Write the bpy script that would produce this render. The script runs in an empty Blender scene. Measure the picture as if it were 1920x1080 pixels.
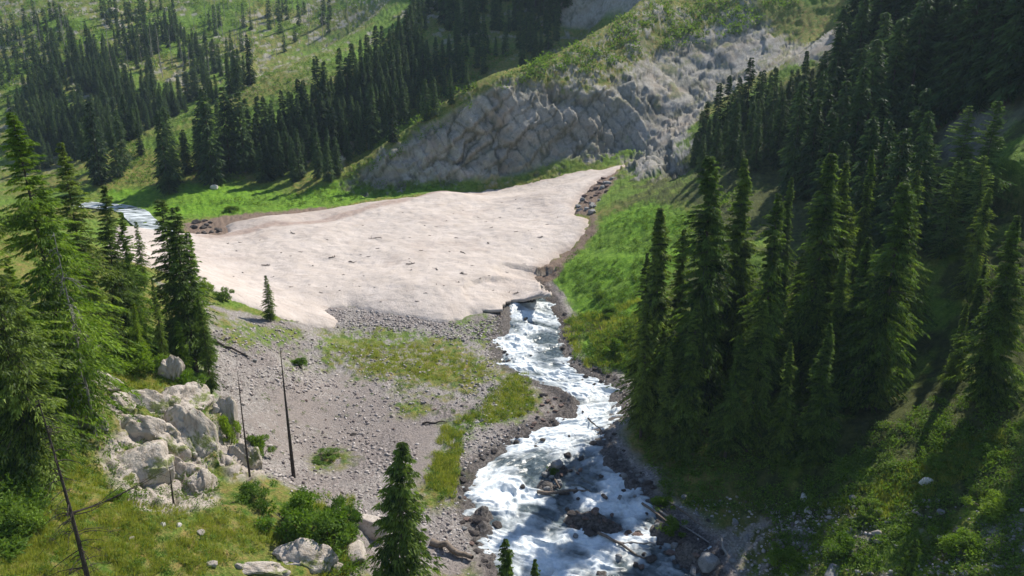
import bpy, math, random
import numpy as np
from mathutils import Vector
rng = np.random.default_rng(7)
random.seed(7)
scene = bpy.context.scene
R = math.radians

# ------------------------------------------------------------ camera, sky, sun
CAMH, FPX, PITCH = 45.0, 1507.0, R(18)
cd = bpy.data.cameras.new('camera'); cam = bpy.data.objects.new('camera', cd)
scene.collection.objects.link(cam)
cam.location = (0, 0, CAMH); cam.rotation_euler = (R(90) - PITCH, 0, 0)
cd.sensor_width = 36; cd.lens = FPX / 1920 * 36; cd.clip_start = 0.5; cd.clip_end = 6000
scene.camera = cam
SUN_AZ, SUN_EL = R(50), R(46)      # azimuth measured from +x towards +y
sdir = Vector((math.cos(SUN_EL) * math.cos(SUN_AZ), math.cos(SUN_EL) * math.sin(SUN_AZ), math.sin(SUN_EL)))
world = bpy.data.worlds.new("World"); scene.world = world; world.use_nodes = True
wn = world.node_tree
sky = wn.nodes.new('ShaderNodeTexSky'); sky.sky_type = 'NISHITA'; sky.sun_disc = False
sky.sun_elevation = SUN_EL; sky.sun_rotation = R(90) - SUN_AZ; sky.altitude = 2200; sky.dust_density = 0.6
bgn = wn.nodes['Background']; bgn.inputs[1].default_value = 0.15
wn.links.new(sky.outputs[0], bgn.inputs[0])
sl = bpy.data.lights.new('sun', 'SUN'); sl.energy = 5.0; sl.angle = R(0.6); sl.color = (1.0, 0.94, 0.84)
so = bpy.data.objects.new('sun', sl); scene.collection.objects.link(so)
so.rotation_euler = sdir.to_track_quat('Z', 'Y').to_euler(); so.location = (150, 100, 200)
scene.view_settings.view_transform = 'Standard'; scene.view_settings.look = 'None'
scene.view_settings.exposure = 0.5; scene.view_settings.gamma = 1
scene.cycles.max_bounces = 6; scene.cycles.diffuse_bounces = 2; scene.cycles.glossy_bounces = 2
scene.cycles.transmission_bounces = 4; scene.cycles.transparent_max_bounces = 4; scene.cycles.volume_bounces = 0
scene.cycles.use_adaptive_sampling = True; scene.cycles.adaptive_threshold = 0.02
scene.cycles.use_denoising = True

# ------------------------------------------------------------ numpy noise
def _hash(ix, iy, iz, seed):
    h = (ix.astype(np.int64) * 374761393 + iy.astype(np.int64) * 668265263 + iz.astype(np.int64) * 2147483647 + seed * 974634777) & 0xffffffff
    h = ((h ^ (h >> 13)) * 1274126177) & 0xffffffff
    h = ((h ^ (h >> 16)) * 2246822519) & 0xffffffff
    return ((h ^ (h >> 15)) & 0xffffff) / float(0xffffff)
def vnoise(x, y, z=None, seed=0):
    if z is None: z = np.zeros_like(x)
    ix, iy, iz = np.floor(x), np.floor(y), np.floor(z)
    fx, fy, fz = x - ix, y - iy, z - iz
    fx, fy, fz = [f * f * f * (f * (f * 6 - 15) + 10) for f in (fx, fy, fz)]
    o = 0
    for a in (0, 1):
        for b in (0, 1):
            for c in (0, 1):
                w = (fx if a else 1 - fx) * (fy if b else 1 - fy) * (fz if c else 1 - fz)
                o = o + w * _hash(ix + a, iy + b, iz + c, seed)
    return o * 2 - 1
def fbm(x, y, z=None, oct=4, seed=0, gain=.5):
    if z is None: z = np.zeros_like(x)
    o, a, n = 0, 1.0, 0
    for k in range(oct):
        o = o + a * vnoise(x + 17.3 * k, y - 9.1 * k, z + 5.7 * k, seed + k); n += a
        x, y, z, a = x * 2.03, y * 2.03, z * 2.03, a * gain
    return o / n
def voro(x, y, z, seed=0):          # F1, F2 and the nearest cell's random value
    ix, iy, iz = np.floor(x), np.floor(y), np.floor(z)
    f1 = np.full(x.shape, 9.0); f2 = np.full(x.shape, 9.0); cid = np.zeros(x.shape); tl = np.zeros(x.shape)
    for a in (-1, 0, 1):
        for b in (-1, 0, 1):
            for c in (-1, 0, 1):
                jx, jy, jz = ix + a, iy + b, iz + c
                px = jx + _hash(jx, jy, jz, seed); py = jy + _hash(jx, jy, jz, seed + 1); pz = jz + _hash(jx, jy, jz, seed + 2)
                d = np.sqrt((px - x) ** 2 + (py - y) ** 2 + (pz - z) ** 2)
                m = d < f1
                f2 = np.where(m, f1, np.minimum(f2, d)); cid = np.where(m, _hash(jx, jy, jz, seed + 3), cid)
                tl = np.where(m, (_hash(jx, jy, jz, seed + 4) - .5) * (x - px) + (_hash(jx, jy, jz, seed + 5) - .5) * (z - pz) + (_hash(jx, jy, jz, seed + 6) - .5) * (y - py), tl); f1 = np.where(m, d, f1)
    return f1, f2, cid, tl
def sstep(a, b, x):
    t = np.clip((x - a) / (b - a), 0, 1); return t * t * (3 - 2 * t)

# ------------------------------------------------------------ view geometry helpers (metres from photo measurements)
CP, SP = math.cos(PITCH), math.sin(PITCH)
def ray(px, py):
    a, b = (px - 960) / FPX, (540 - py) / FPX
    return a, CP + b * SP, -SP + b * CP
def atY(px, py, Y):
    dx, dy, dz = ray(px, py); t = Y / dy
    return dx * t, Y, CAMH + dz * t
def zfl(y): return 0.025 * (y - 60)
def onfloor(px, py, dz=0.0):
    dx, dy, dz_ = ray(px, py)
    t = (zfl(0) + dz - CAMH) / (dz_ - 0.025 * dy)
    return dx * t, dy * t, CAMH + dz_ * t

# ------------------------------------------------------------ survey points of the terrain
CTL = []
def F(dz, *pts):
    for p in pts: CTL.append(onfloor(p[0], p[1], dz))
def S(*pts):                     # (px, py, Y)
    for p in pts: CTL.append(atY(*p))
def W(*pts): CTL.extend(pts)
def L(n, *pts):                  # survey line, n points per leg
    for p, q in zip(pts[:-1], pts[1:]):
        for k in range(n): t = k / n; CTL.append(atY(*[p[i] + (q[i] - p[i]) * t for i in range(3)]))
    CTL.append(atY(*pts[-1]))
# valley floor
F(0, (850, 1080), (900, 980), (1000, 1060), (1000, 950), (1100, 980), (950, 880), (1100, 900), (1000, 800), (1100, 760), (900, 780), (820, 850), (780, 950),
  (700, 900), (640, 850), (560, 850), (600, 780), (700, 760), (1000, 690), (1000, 620), (900, 700), (800, 700), (700, 700), (600, 700), (1000, 560), (1040, 620),
  (1200, 950), (1180, 870), (1250, 1000), (860, 620), (700, 620), (600, 640), (760, 1040), (700, 1060))
F(.8, (900, 540), (800, 560), (700, 560), (600, 580), (500, 560), (450, 530))
F(1.0, (900, 480), (750, 480), (600, 480), (480, 480), (400, 440), (1000, 520))
F(1.5, (1000, 440), (900, 400), (750, 420), (600, 420), (500, 415))
F(0, (250, 400), (330, 410), (150, 385), (200, 375), (300, 385), (400, 395), (50, 380), (-150, 380))
S((1050, 400, 172), (1100, 370, 180), (1170, 312, 200), (1100, 345, 190), (1000, 375, 184), (850, 372, 190), (1040, 460, 153))
# green flat behind the snow and foot of the slopes
S((450, 375, 196), (560, 385, 190), (620, 360, 202), (700, 370, 194), (800, 358, 198), (340, 365, 200), (250, 350, 208), (450, 352, 208), (560, 350, 207))
# rock wall: foot, face and crest
L(3, (640, 352, 206), (760, 347, 206), (900, 325, 209), (1050, 300, 212), (1180, 272, 217))
L(4, (560, 372, 197), (660, 318, 210), (760, 262, 213), (860, 200, 217), (940, 148, 222), (1040, 118, 232), (1130, 62, 247), (1200, 15, 262), (1270, -60, 285))
S((850, 262, 212.5), (980, 220, 217), (1100, 200, 221), (1200, 180, 227), (1300, 200, 221), (1150, 100, 241), (1270, 80, 252), (1260, 140, 240), (1360, 90, 245), (1400, 20, 258), (1500, 20, 245),
  (1590, 30, 232), (1360, 160, 225), (1200, 225, 222), (1290, 0, 272))
# behind the rock wall: gully, then the shaded slope
L(3, (640, 322, 224), (760, 262, 232), (860, 202, 240), (950, 150, 250), (1050, 120, 262), (1150, 65, 285))
S((760, 235, 238), (850, 170, 258), (950, 110, 275), (1050, 70, 290), (1100, 20, 315))
S((480, 330, 216), (560, 300, 222), (640, 250, 232), (560, 220, 238), (700, 170, 252), (640, 150, 262), (800, 100, 280), (700, 90, 300), (900, 30, 315), (800, 0, 340), (760, 40, 320), (1000, -10, 345))
# grassy spur on the left and its crest
L(4, (140, 312, 228), (250, 258, 243), (370, 205, 262), (470, 150, 280), (560, 112, 300), (640, 80, 320), (700, 40, 345), (760, -30, 390))
S((200, 325, 216), (300, 300, 226), (400, 300, 222), (400, 250, 238), (470, 220, 248), (540, 170, 262))
# side valley behind, then the far mountain
L(3, (0, 350, 262), (140, 315, 275), (250, 262, 295), (370, 208, 320), (470, 154, 345), (560, 114, 370), (640, 84, 395))
S((0, 200, 330), (150, 230, 310), (250, 180, 340), (0, 100, 385), (120, 130, 365), (350, 120, 380), (0, 0, 450), (150, 40, 420), (300, 0, 460), (250, 90, 395), (450, 50, 430), (450, 0, 460), (600, 30, 450), (620, -40, 490), (-300, 200, 330), (-300, 0, 420))
W((-320, 640, 190), (-100, 650, 200), (60, 620, 210), (-420, 420, 120), (-200, 560, 130), (-20, 520, 130))
W((32, 332, 122), (58, 345, 165), (50, 385, 178), (0, 430, 140), (110, 330, 120), (90, 420, 190), (170, 340, 160))  # unseen heights above the view, raised to shade the slope behind the rock wall
# right side: gully, spur, forested slope
S((1230, 300, 190), (1290, 240, 198), (1300, 320, 175), (1240, 350, 165), (1350, 330, 152), (1400, 380, 138), (1290, 400, 141), (1150, 440, 149), (1110, 470, 147), (1045, 520, 125), (1100, 570, 115),
  (1200, 480, 131), (1230, 560, 110), (1150, 600, 110), (1120, 650, 101), (1200, 700, 92), (1180, 800, 80))
S((1400, 260, 172), (1500, 330, 145), (1400, 180, 198), (1500, 200, 176), (1500, 100, 202), (1600, 250, 155), (1600, 130, 180), (1700, 200, 148), (1700, 50, 178), (1680, -30, 200), (1800, 330, 110),
  (1800, 200, 130), (1900, 300, 96), (1900, 120, 125), (1900, -60, 160), (1650, 400, 118), (1500, 450, 112), (1350, 500, 110), (1850, 450, 90))
S((1300, 700, 86), (1500, 700, 82), (1700, 650, 84), (1850, 600, 80), (1900, 780, 62), (1750, 800, 66), (1640, 890, 61), (1500, 880, 64), (1400, 880, 66), (1300, 900, 66), (1900, 1000, 49), (1900, 900, 55), (1700, 1000, 53),
  (1500, 1000, 55), (1300, 1060, 56), (1250, 930, 64), (1600, 1080, 49), (1780, 1080, 47), (1210, 840, 75), (1400, 960, 60))
W((70, 30, 22), (110, 60, 50), (140, 130, 88), (160, 220, 125), (240, 100, 130), (40, 10, 6), (100, -20, 35), (0, 10, -3), (10, 35, -1.5), (250, 300, 200))
# left side: scree mound, slope and rocky knoll
L(2, (150, 470, 98), (270, 508, 103), (400, 566, 106), (500, 596, 108), (600, 622, 109))
S((240, 470, 118), (380, 530, 114))
S((400, 650, 90), (330, 600, 92), (480, 650, 94), (450, 700, 86), (400, 740, 79), (500, 800, 78), (470, 860, 71), (540, 890, 69), (600, 930, 67), (250, 600, 88), (150, 560, 84), (50, 560, 78), (0, 480, 88))
S((330, 690, 66), (200, 710, 64), (100, 730, 60), (380, 780, 63.5), (390, 860, 62), (200, 830, 57), (300, 830, 60), (350, 930, 57), (210, 900, 54), (410, 770, 67), (440, 850, 65.5), (480, 890, 64), (0, 700, 62), (0, 850, 50))
S((300, 960, 50), (450, 950, 53), (500, 1000, 48), (560, 1020, 46), (620, 1080, 45), (300, 1070, 41), (100, 1000, 43), (0, 1070, 37), (660, 960, 58), (690, 1060, 55), (620, 940, 61))
W((-60, 60, 33), (-95, 90, 44), (-90, 30, 50), (-160, 110, 62), (-30, 15, 16), (-20, 5, 10), (-45, -10, 28), (-10, 20, 2), (-140, 160, 18), (-260, 150, 60), (-230, 230, 12), (-18, 30, 7.5))
CTL = np.array(CTL)
def warp(x, y): return x / (y + 45), np.log((y + 45) / 45)
def _phi(r2): return np.sqrt(r2 + .018 ** 2)
cu, cv = warp(CTL[:, 0], CTL[:, 1]); N_ = len(CTL)
A = np.zeros((N_ + 3, N_ + 3))
A[:N_, :N_] = _phi((cu[:, None] - cu) ** 2 + (cv[:, None] - cv) ** 2) - 2e-3 * np.eye(N_)
A[:N_, N_:] = np.stack([np.ones(N_), cu, cv], 1); A[N_:, :N_] = A[:N_, N_:].T
WTS = np.linalg.solve(A, np.concatenate([CTL[:, 2], np.zeros(3)]))
def zbase(x, y):
    x = np.asarray(x, float); y = np.asarray(y, float); sh = x.shape
    u, v = warp(x.ravel(), np.maximum(y.ravel(), -38)); out = np.empty(u.shape)
    for i in range(0, len(u), 60000):
        a, b = u[i:i + 60000], v[i:i + 60000]
        out[i:i + 60000] = _phi((a[:, None] - cu) ** 2 + (b[:, None] - cv) ** 2) @ WTS[:N_] + WTS[N_] + a * WTS[N_ + 1] + b * WTS[N_ + 2]
    return out.reshape(sh)
def tograd(px, py, ymin=30, ymax=700, fn=zbase):     # first ground point met along the sight lines
    px = np.atleast_1d(np.asarray(px, float)); py = np.atleast_1d(np.asarray(py, float))
    a, b = (px - 960) / FPX, (540 - py) / FPX
    dy, dz = CP + b * SP, -SP + b * CP
    ys = ymin * (ymax / ymin) ** np.linspace(0, 1, 260)
    t = ys[None] / dy[:, None]
    X, Z = a[:, None] * t, CAMH + dz[:, None] * t; Yb = np.broadcast_to(ys, X.shape)
    below = Z < fn(X, Yb)
    k = np.argmax(below, 1); k = np.where(below.any(1), k, 259)
    lo, hi = ys[np.maximum(k - 1, 0)], ys[k]
    for _ in range(12):
        mid = (lo + hi) / 2; tm = mid / dy
        u_ = (CAMH + dz * tm) < fn(a * tm, mid)
        hi = np.where(u_, mid, hi); lo = np.where(u_, lo, mid)
    tm = hi / dy
    return a * tm, hi, CAMH + dz * tm
def wpoly(pts):                                       # outline given on the photo, laid down on the ground
    p = np.array(pts, float); x, y, _ = tograd(p[:, 0], p[:, 1]); return np.stack([x, y], 1)
def polydist(poly, x, y):                             # signed distance, positive inside
    sh = x.shape; x, y = x.ravel(), y.ravel(); d = np.full(x.shape, 1e9); ins = np.zeros(x.shape, bool)
    m = len(poly)
    for i in range(m):
        x0, y0 = poly[i]; x1, y1 = poly[(i + 1) % m]
        ex, ey = x1 - x0, y1 - y0; l2 = ex * ex + ey * ey + 1e-9
        t = np.clip(((x - x0) * ex + (y - y0) * ey) / l2, 0, 1)
        d = np.minimum(d, np.hypot(x - x0 - t * ex, y - y0 - t * ey))
        if y0 != y1:
            c = ((y0 > y) != (y1 > y)) & (x < (x1 - x0) * (y - y0) / (y1 - y0) + x0); ins ^= c
    return np.where(ins, d, -d).reshape(sh)

# ------------------------------------------------------------ mesh and material helpers
def mesh_np(name, V, Fc, smooth=False, attrs=None, mats=(), midx=None):
    V = np.ascontiguousarray(V, np.float32); Fc = np.ascontiguousarray(Fc, np.int32)
    me = bpy.data.meshes.new(name); n, k = Fc.shape
    me.vertices.add(len(V)); me.vertices.foreach_set('co', V.ravel())
    me.loops.add(n * k); me.loops.foreach_set('vertex_index', Fc.ravel())
    me.polygons.add(n); me.polygons.foreach_set('loop_start', np.arange(0, n * k, k, dtype=np.int32))
    for m in mats: me.materials.append(m)
    if midx is not None: me.polygons.foreach_set('material_index', np.asarray(midx, np.int32))
    if smooth: me.polygons.foreach_set('use_smooth', np.ones(n, bool))
    me.update(calc_edges=True)
    for an, av in (attrs or {}).items():
        at = me.attributes.new(an, 'FLOAT', 'POINT'); at.data.foreach_set('value', np.ascontiguousarray(av, np.float32))
    return me
def link(name, me, parent=None, loc=None, **props):
    o = bpy.data.objects.new(name, me); scene.collection.objects.link(o)
    if parent is not None: o.parent = parent
    if loc is not None: o.location = loc
    for k, v in props.items():
        if v: o[k] = v
    return o
def things(name, loc, label, cat, group=None, rz=0, sc=1, me=None):
    o = link(name, me, None, loc, label=label, category=cat, group=group)
    o.rotation_euler = (0, 0, rz); o.scale = (sc, sc, sc) if not hasattr(sc, '__len__') else sc
    return o
class NT:
    def __init__(s, name):
        s.m = bpy.data.materials.new(name); s.m.use_nodes = True; s.t = s.m.node_tree; s.t.nodes.clear()
        s.out = s.n('ShaderNodeOutputMaterial'); s.pos = s.n('ShaderNodeTexCoord').outputs['Object']
    def n(s, ty, **kw):
        nd = s.t.nodes.new(ty)
        for k, v in kw.items(): setattr(nd, k, v)
        return nd
    def set(s, sock, v):
        if isinstance(v, bpy.types.NodeSocket): s.t.links.new(v, sock)
        else: sock.default_value = (*v, 1) if isinstance(v, tuple) and len(v) == 3 and sock.type == 'RGBA' else v
    def noise(s, scale, detail=4, rough=.55, vec=None, dist=0):
        nd = s.n('ShaderNodeTexNoise'); s.set(nd.inputs['Vector'], vec or s.pos); nd.inputs['Scale'].default_value = scale
        nd.inputs['Detail'].default_value = detail; nd.inputs['Roughness'].default_value = rough; nd.inputs['Distortion'].default_value = dist
        return nd.outputs['Fac']
    def voro(s, scale, feature='F1', out='Distance', vec=None):
        nd = s.n('ShaderNodeTexVoronoi', feature=feature); s.set(nd.inputs['Vector'], vec or s.pos); nd.inputs['Scale'].default_value = scale
        return nd.outputs[out]
    def mapr(s, v, a, b, c=0., d=1.):
        nd = s.n('ShaderNodeMapRange'); s.set(nd.inputs[0], v)
        for i, q in enumerate((a, b, c, d)): nd.inputs[i + 1].default_value = q
        return nd.outputs[0]
    def mix(s, f, a, b, mode='MIX'):
        nd = s.n('ShaderNodeMix', data_type='RGBA', blend_type=mode); s.set(nd.inputs[0], f); s.set(nd.inputs[6], a); s.set(nd.inputs[7], b); return nd.outputs[2]
    def math(s, op, a, b=0.):
        nd = s.n('ShaderNodeMath', operation=op); s.set(nd.inputs[0], a); s.set(nd.inputs[1], b); return nd.outputs[0]
    def attr(s, name): return s.n('ShaderNodeAttribute', attribute_name=name).outputs['Fac']
    def scaled(s, v):
        nd = s.n('ShaderNodeMapping'); s.set(nd.inputs[0], s.pos); nd.inputs['Scale'].default_value = v; return nd.outputs[0]
    def bump(s, h, dist, strength=1., normal=None):
        nd = s.n('ShaderNodeBump'); s.set(nd.inputs['Height'], h); nd.inputs['Distance'].default_value = dist; nd.inputs['Strength'].default_value = strength
        if normal: s.set(nd.inputs['Normal'], normal)
        return nd.outputs[0]
    def bsdf(s, col, rough=.9, normal=None, spec=.25):
        nd = s.n('ShaderNodeBsdfPrincipled'); s.set(nd.inputs['Base Color'], col); s.set(nd.inputs['Roughness'], rough); s.set(nd.inputs['Specular IOR Level'], spec)
        if normal: s.set(nd.inputs['Normal'], normal)
        s.t.links.new(nd.outputs[0], s.out.inputs[0]); return nd

def foliage_mat(name, dark, light, trans=.35, rnd=.25):
    t = NT(name); lf = t.attr('leaf')
    oi = t.n('ShaderNodeObjectInfo').outputs['Random']
    c = t.mix(lf, dark, light)
    hs = t.n('ShaderNodeHueSaturation'); t.set(hs.inputs['Color'], c)
    t.set(hs.inputs['Value'], t.mapr(oi, 0, 1, 1 - rnd, 1 + rnd)); t.set(hs.inputs['Hue'], t.mapr(oi, 0, 1, .515, .485))
    p = t.n('ShaderNodeBsdfPrincipled'); t.set(p.inputs['Base Color'], hs.outputs[0]); p.inputs['Roughness'].default_value = .6; p.inputs['Specular IOR Level'].default_value = .25
    tr = t.n('ShaderNodeBsdfTranslucent'); t.set(tr.inputs[0], t.mix(1., hs.outputs[0], (1.0, 1.0, .55), 'MULTIPLY'))
    mx = t.n('ShaderNodeMixShader'); mx.inputs[0].default_value = trans
    t.t.links.new(p.outputs[0], mx.inputs[1]); t.t.links.new(tr.outputs[0], mx.inputs[2]); t.t.links.new(mx.outputs[0], t.out.inputs[0])
    return t.m
def simple_mat(name, a, b, scale=2., rough=.9, bump=.05):
    t = NT(name); n = t.noise(scale, 6, .7); t.bsdf(t.mix(t.mapr(n, .3, .7), a, b), rough, t.bump(n, bump)); return t.m

M_spruce = foliage_mat('spruce_needles', (.03, .06, .015), (.23, .34, .06), .5)
M_far = foliage_mat('far_spruce_needles', (.022, .052, .022), (.085, .15, .045), .35, .4)
M_bright = foliage_mat('bright_spruce_needles', (.055, .125, .014), (.27, .41, .045), .55)
M_leaf = foliage_mat('broad_leaves', (.04, .10, .014), (.23, .36, .055), .45)
M_larch = foliage_mat('pale_crown_leaves', (.06, .12, .03), (.22, .32, .085), .45)
M_grass = foliage_mat('grass_blades', (.14, .22, .025), (.40, .42, .09), .45)
M_bark = simple_mat('bark', (.035, .028, .022), (.10, .085, .07), 6)
M_dead = simple_mat('dead_wood', (.16, .145, .13), (.36, .34, .31), 5)
M_char = simple_mat('dark_dead_wood', (.02, .017, .015), (.075, .06, .05), 5)
M_log = simple_mat('weathered_log_wood', (.09, .065, .045), (.26, .21, .17), 4)
def rock_mat(name, a, b, c, sc=1.):
    t = NT(name); n = t.noise(1.3 * sc, 8, .65); v = t.noise(6 * sc, 6, .7)
    col = t.mix(t.mapr(n, .35, .65), a, b); col = t.mix(t.mapr(v, .5, .75), col, c)
    t.bsdf(col, .85, t.bump(t.math('ADD', n, v), .12)); return t.m
M_pale = rock_mat('pale_rock', (.36, .31, .27), (.50, .45, .40), (.20, .17, .14))
M_grey = rock_mat('grey_rock', (.20, .20, .20), (.32, .31, .30), (.10, .10, .10))
M_wet = rock_mat('wet_dark_rock', (.045, .04, .038), (.12, .10, .09), (.02, .02, .02), 2)
M_red = rock_mat('reddish_rock', (.14, .09, .075), (.25, .18, .15), (.06, .04, .035), 2)

# ------------------------------------------------------------ river course
BK = [((965, 528), (1010, 528)), ((948, 556), (1035, 556)), ((945, 580), (1050, 585)), ((936, 612), (1064, 612)), ((930, 645), (1062, 645)), ((930, 672), (1068, 672)), ((950, 692), (1098, 693)), ((990, 712), (1140, 706)),
      ((1030, 735), (1165, 728)), ((1058, 762), (1172, 752)), ((1035, 785), (1160, 780)), ((985, 805), (1130, 808)), ((940, 835), (1140, 838)), ((895, 865), (1165, 868)), ((872, 900), (1195, 900)), ((870, 940), (1222, 935)),
      ((885, 985), (1265, 975)), ((905, 1030), (1320, 1020)), ((925, 1080), (1350, 1080)), ((945, 1140), (1370, 1160)), ((960, 1230), (1400, 1300))]
BL = np.array([onfloor(*a, -.4)[:2] for a, b in BK]); BR = np.array([onfloor(*b, -.4)[:2] for a, b in BK])
def resample(P, n):
    m = len(P); u = np.linspace(0, m - 1, n); i = np.clip(np.floor(u).astype(int), 0, m - 2); t = (u - i)[:, None]
    g = lambda k: P[np.clip(k, 0, m - 1)]
    p0, p1, p2, p3 = g(i - 1), g(i), g(i + 1), g(i + 2)
    return .5 * (2 * p1 + (p2 - p0) * t + (2 * p0 - 5 * p1 + 4 * p2 - p3) * t ** 2 + (3 * p1 - p0 - 3 * p2 + p3) * t ** 3)
BLs, BRs = resample(BL, 80), resample(BR, 80)
RIVP = np.concatenate([BLs, BRs[::-1]])

# outlines laid on the ground
SNOW = wpoly([(215, 425), (300, 436), (360, 440), (410, 443), (432, 436), (420, 424), (490, 410), (560, 402), (640, 390), (700, 380), (780, 371), (850, 362), (905, 359), (960, 350), (1010, 340), (1060, 328), (1110, 318), (1170, 309), (1150, 325), (1120, 340),
              (1098, 362), (1078, 388), (1074, 402), (1104, 410), (1098, 438), (1075, 460), (1045, 484), (1012, 503), (1003, 514), (1010, 528), (1022, 542), (1036, 553), (1034, 561), (1018, 562), (1000, 562), (965, 566), (950, 572), (944, 586), (915, 588), (885, 590), (862, 600),
              (835, 604), (800, 599), (760, 592), (700, 582), (655, 574), (618, 578), (612, 584), (636, 604), (624, 614), (600, 616), (570, 608), (520, 594), (470, 575), (420, 556), (360, 530), (280, 500), (200, 478)])
GRAV = wpoly([(520, 600), (618, 572), (700, 576), (860, 598), (950, 570), (945, 660), (960, 700), (1030, 740), (1060, 790), (940, 860), (880, 890), (880, 980), (930, 1079), (800, 1079), (700, 1070), (650, 1060), (640, 1010), (600, 935), (540, 900), (480, 885), (450, 830),
              (400, 740), (385, 690), (400, 640), (390, 590), (330, 560), (280, 520), (400, 572)])
SAND = [wpoly(p) for p in ([(520, 720), (640, 690), (720, 730), (740, 790), (680, 840), (590, 850), (520, 860), (470, 800)], [(740, 790), (830, 800), (820, 850), (790, 900), (770, 860)], [(690, 730), (560, 730), (600, 760)], [(800, 1000), (890, 1040), (900, 1079), (800, 1079)])]
GP = [wpoly(p) for p in ([(600, 640), (640, 615), (720, 620), (800, 622), (880, 640), (935, 670), (950, 705), (880, 735), (780, 730), (700, 712), (620, 695)], [(730, 735), (760, 720), (770, 760), (810, 770), (790, 785), (740, 770)],
      [(800, 900), (815, 850), (830, 800), (860, 775), (900, 770), (940, 740), (955, 700), (985, 695), (1008, 735), (1005, 775), (970, 790), (910, 790), (870, 810), (862, 850), (850, 900), (850, 930), (825, 945), (790, 930)],
      [(580, 855), (610, 832), (655, 840), (645, 868), (600, 875)], [(540, 660), (575, 655), (580, 690), (545, 690)], [(870, 600), (930, 590), (925, 640), (890, 650), (880, 620)], [(400, 585), (470, 610), (560, 620), (520, 650), (450, 640)])]
ROCKS = [wpoly(p) for p in ([(650, 352), (672, 322), (720, 300), (760, 272), (840, 224), (880, 196), (930, 165), (990, 150), (1050, 150), (1100, 165), (1150, 150), (1200, 110), (1250, 90), (1300, 60), (1370, 30), (1390, 5), (1640, 5), (1600, 70), (1560, 110), (1500, 120), (1420, 140), (1330, 200),
                             (1290, 250), (1270, 330), (1180, 330), (1170, 300), (1210, 268), (1100, 290), (950, 315), (860, 328), (760, 345), (700, 356)],
                            [(500, 262), (560, 225), (640, 200), (650, 240), (630, 300), (560, 320), (510, 300)],)]
KNOLL = [wpoly(p) for p in ([(110, 740), (190, 710), (300, 690), (335, 720), (372, 760), (395, 830), (405, 900), (405, 950), (340, 962), (265, 955), (215, 925), (190, 880), (195, 835), (225, 800), (200, 765), (150, 795), (125, 835), (95, 815)],
                            [(395, 762), (420, 755), (450, 800), (498, 885), (480, 905), (425, 900), (400, 820)], [(515, 1035), (545, 1012), (580, 1040), (605, 1079), (400, 1079), (380, 1060), (420, 1065), (480, 1060)])]
RIDGE = wpoly([(1000, 140), (1060, 105), (1130, 70), (1190, 25), (1220, 5), (1400, 5), (1390, 40), (1250, 100), (1180, 130), (1100, 170)])
GR2 = wpoly([(1255, 930), (1330, 900), (1440, 905), (1560, 945), (1500, 1030), (1420, 1079), (1310, 1079), (1280, 1000)])
GR3 = wpoly([(1440, 960), (1560, 940), (1700, 960), (1919, 930), (1919, 1079), (1420, 1079)])
CUT = wpoly([(1000, 508), (1050, 478), (1080, 455), (1100, 425), (1110, 400), (1122, 408), (1115, 440), (1090, 468), (1050, 500), (1025, 518), (1050, 545), (1085, 565), (1130, 580), (1160, 600), (1130, 605), (1075, 585), (1030, 560), (1000, 530)])
RIM = wpoly([(345, 420), (420, 404), (520, 398), (600, 388), (640, 388), (560, 404), (470, 420), (430, 440), (350, 442)])
LUSH = [wpoly(p) for p in ([(1030, 520), (1100, 440), (1130, 410), (1200, 380), (1300, 390), (1300, 480), (1230, 560), (1210, 640), (1150, 680), (1090, 670), (1070, 620), (1150, 590), (1080, 560)], [(200, 360), (330, 345), (480, 352), (560, 365), (660, 330), (700, 350), (860, 345), (860, 358), (640, 384), (560, 396), (430, 402), (345, 410), (200, 385)])]
TONG = wpoly([(1074, 402), (1078, 385), (1100, 358), (1125, 332), (1160, 320), (1150, 345), (1120, 380), (1100, 405)])

ISL = [(*onfloor(px, py, -.4)[:2], r, h) for px, py, r, h in ((1045, 878, 1.9, 1.5), (1020, 905, 1.6, 1.2), (1085, 915, 1.5, .95), (1110, 975, 2.0, 1.45), (1075, 968, 1.4, 1.3), (1150, 985, 1.6, 1.1), (1195, 985, 1.4, 1.0), (1240, 1000, 1.8, 1.3),
       (1210, 1045, 1.6, 1.1), (1290, 1040, 2.0, 1.5), (1050, 755, 3.0, 1.35), (1030, 735, 2.2, 1.2), (900, 990, 1.4, 1.2), (905, 960, 1.2, 1.0), (1195, 900, 1.3, 1.2), (1150, 865, 1.0, .9), (1130, 1070, 1.2, .9))]
def carve(x, y, z):          # river bed, low banks
    sel = (y > 20) & (y < 140) & (np.abs(x) < 60)
    if not sel.any(): return z
    z = z.copy(); d = polydist(RIVP, x[sel], y[sel]); wy = zfl(y[sel])
    nz = fbm(x[sel] * .5, y[sel] * .5, oct=3, seed=31) * .25
    target = wy - .45 - 1.1 * sstep(0, 3.5, d) + nz * .6
    for ix, iy, ir, ih in ISL: target = target + ih * 1.05 * sstep(0, 1.6, d) * np.exp(-((x[sel] - ix) ** 2 + (y[sel] - iy) ** 2) / (ir * .8) ** 2) * (1 + 1.6 * nz)
    bank = wy - .45 + np.clip(-d, 0, 50) * .28 + nz
    zz = np.where(d > 0, target, np.minimum(z[sel], bank + .25 * np.maximum(-d - 3, 0)))
    z[sel] = zz; return z
def ground(x, y): return carve(np.asarray(x, float), np.asarray(y, float), zbase(x, y))

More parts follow.
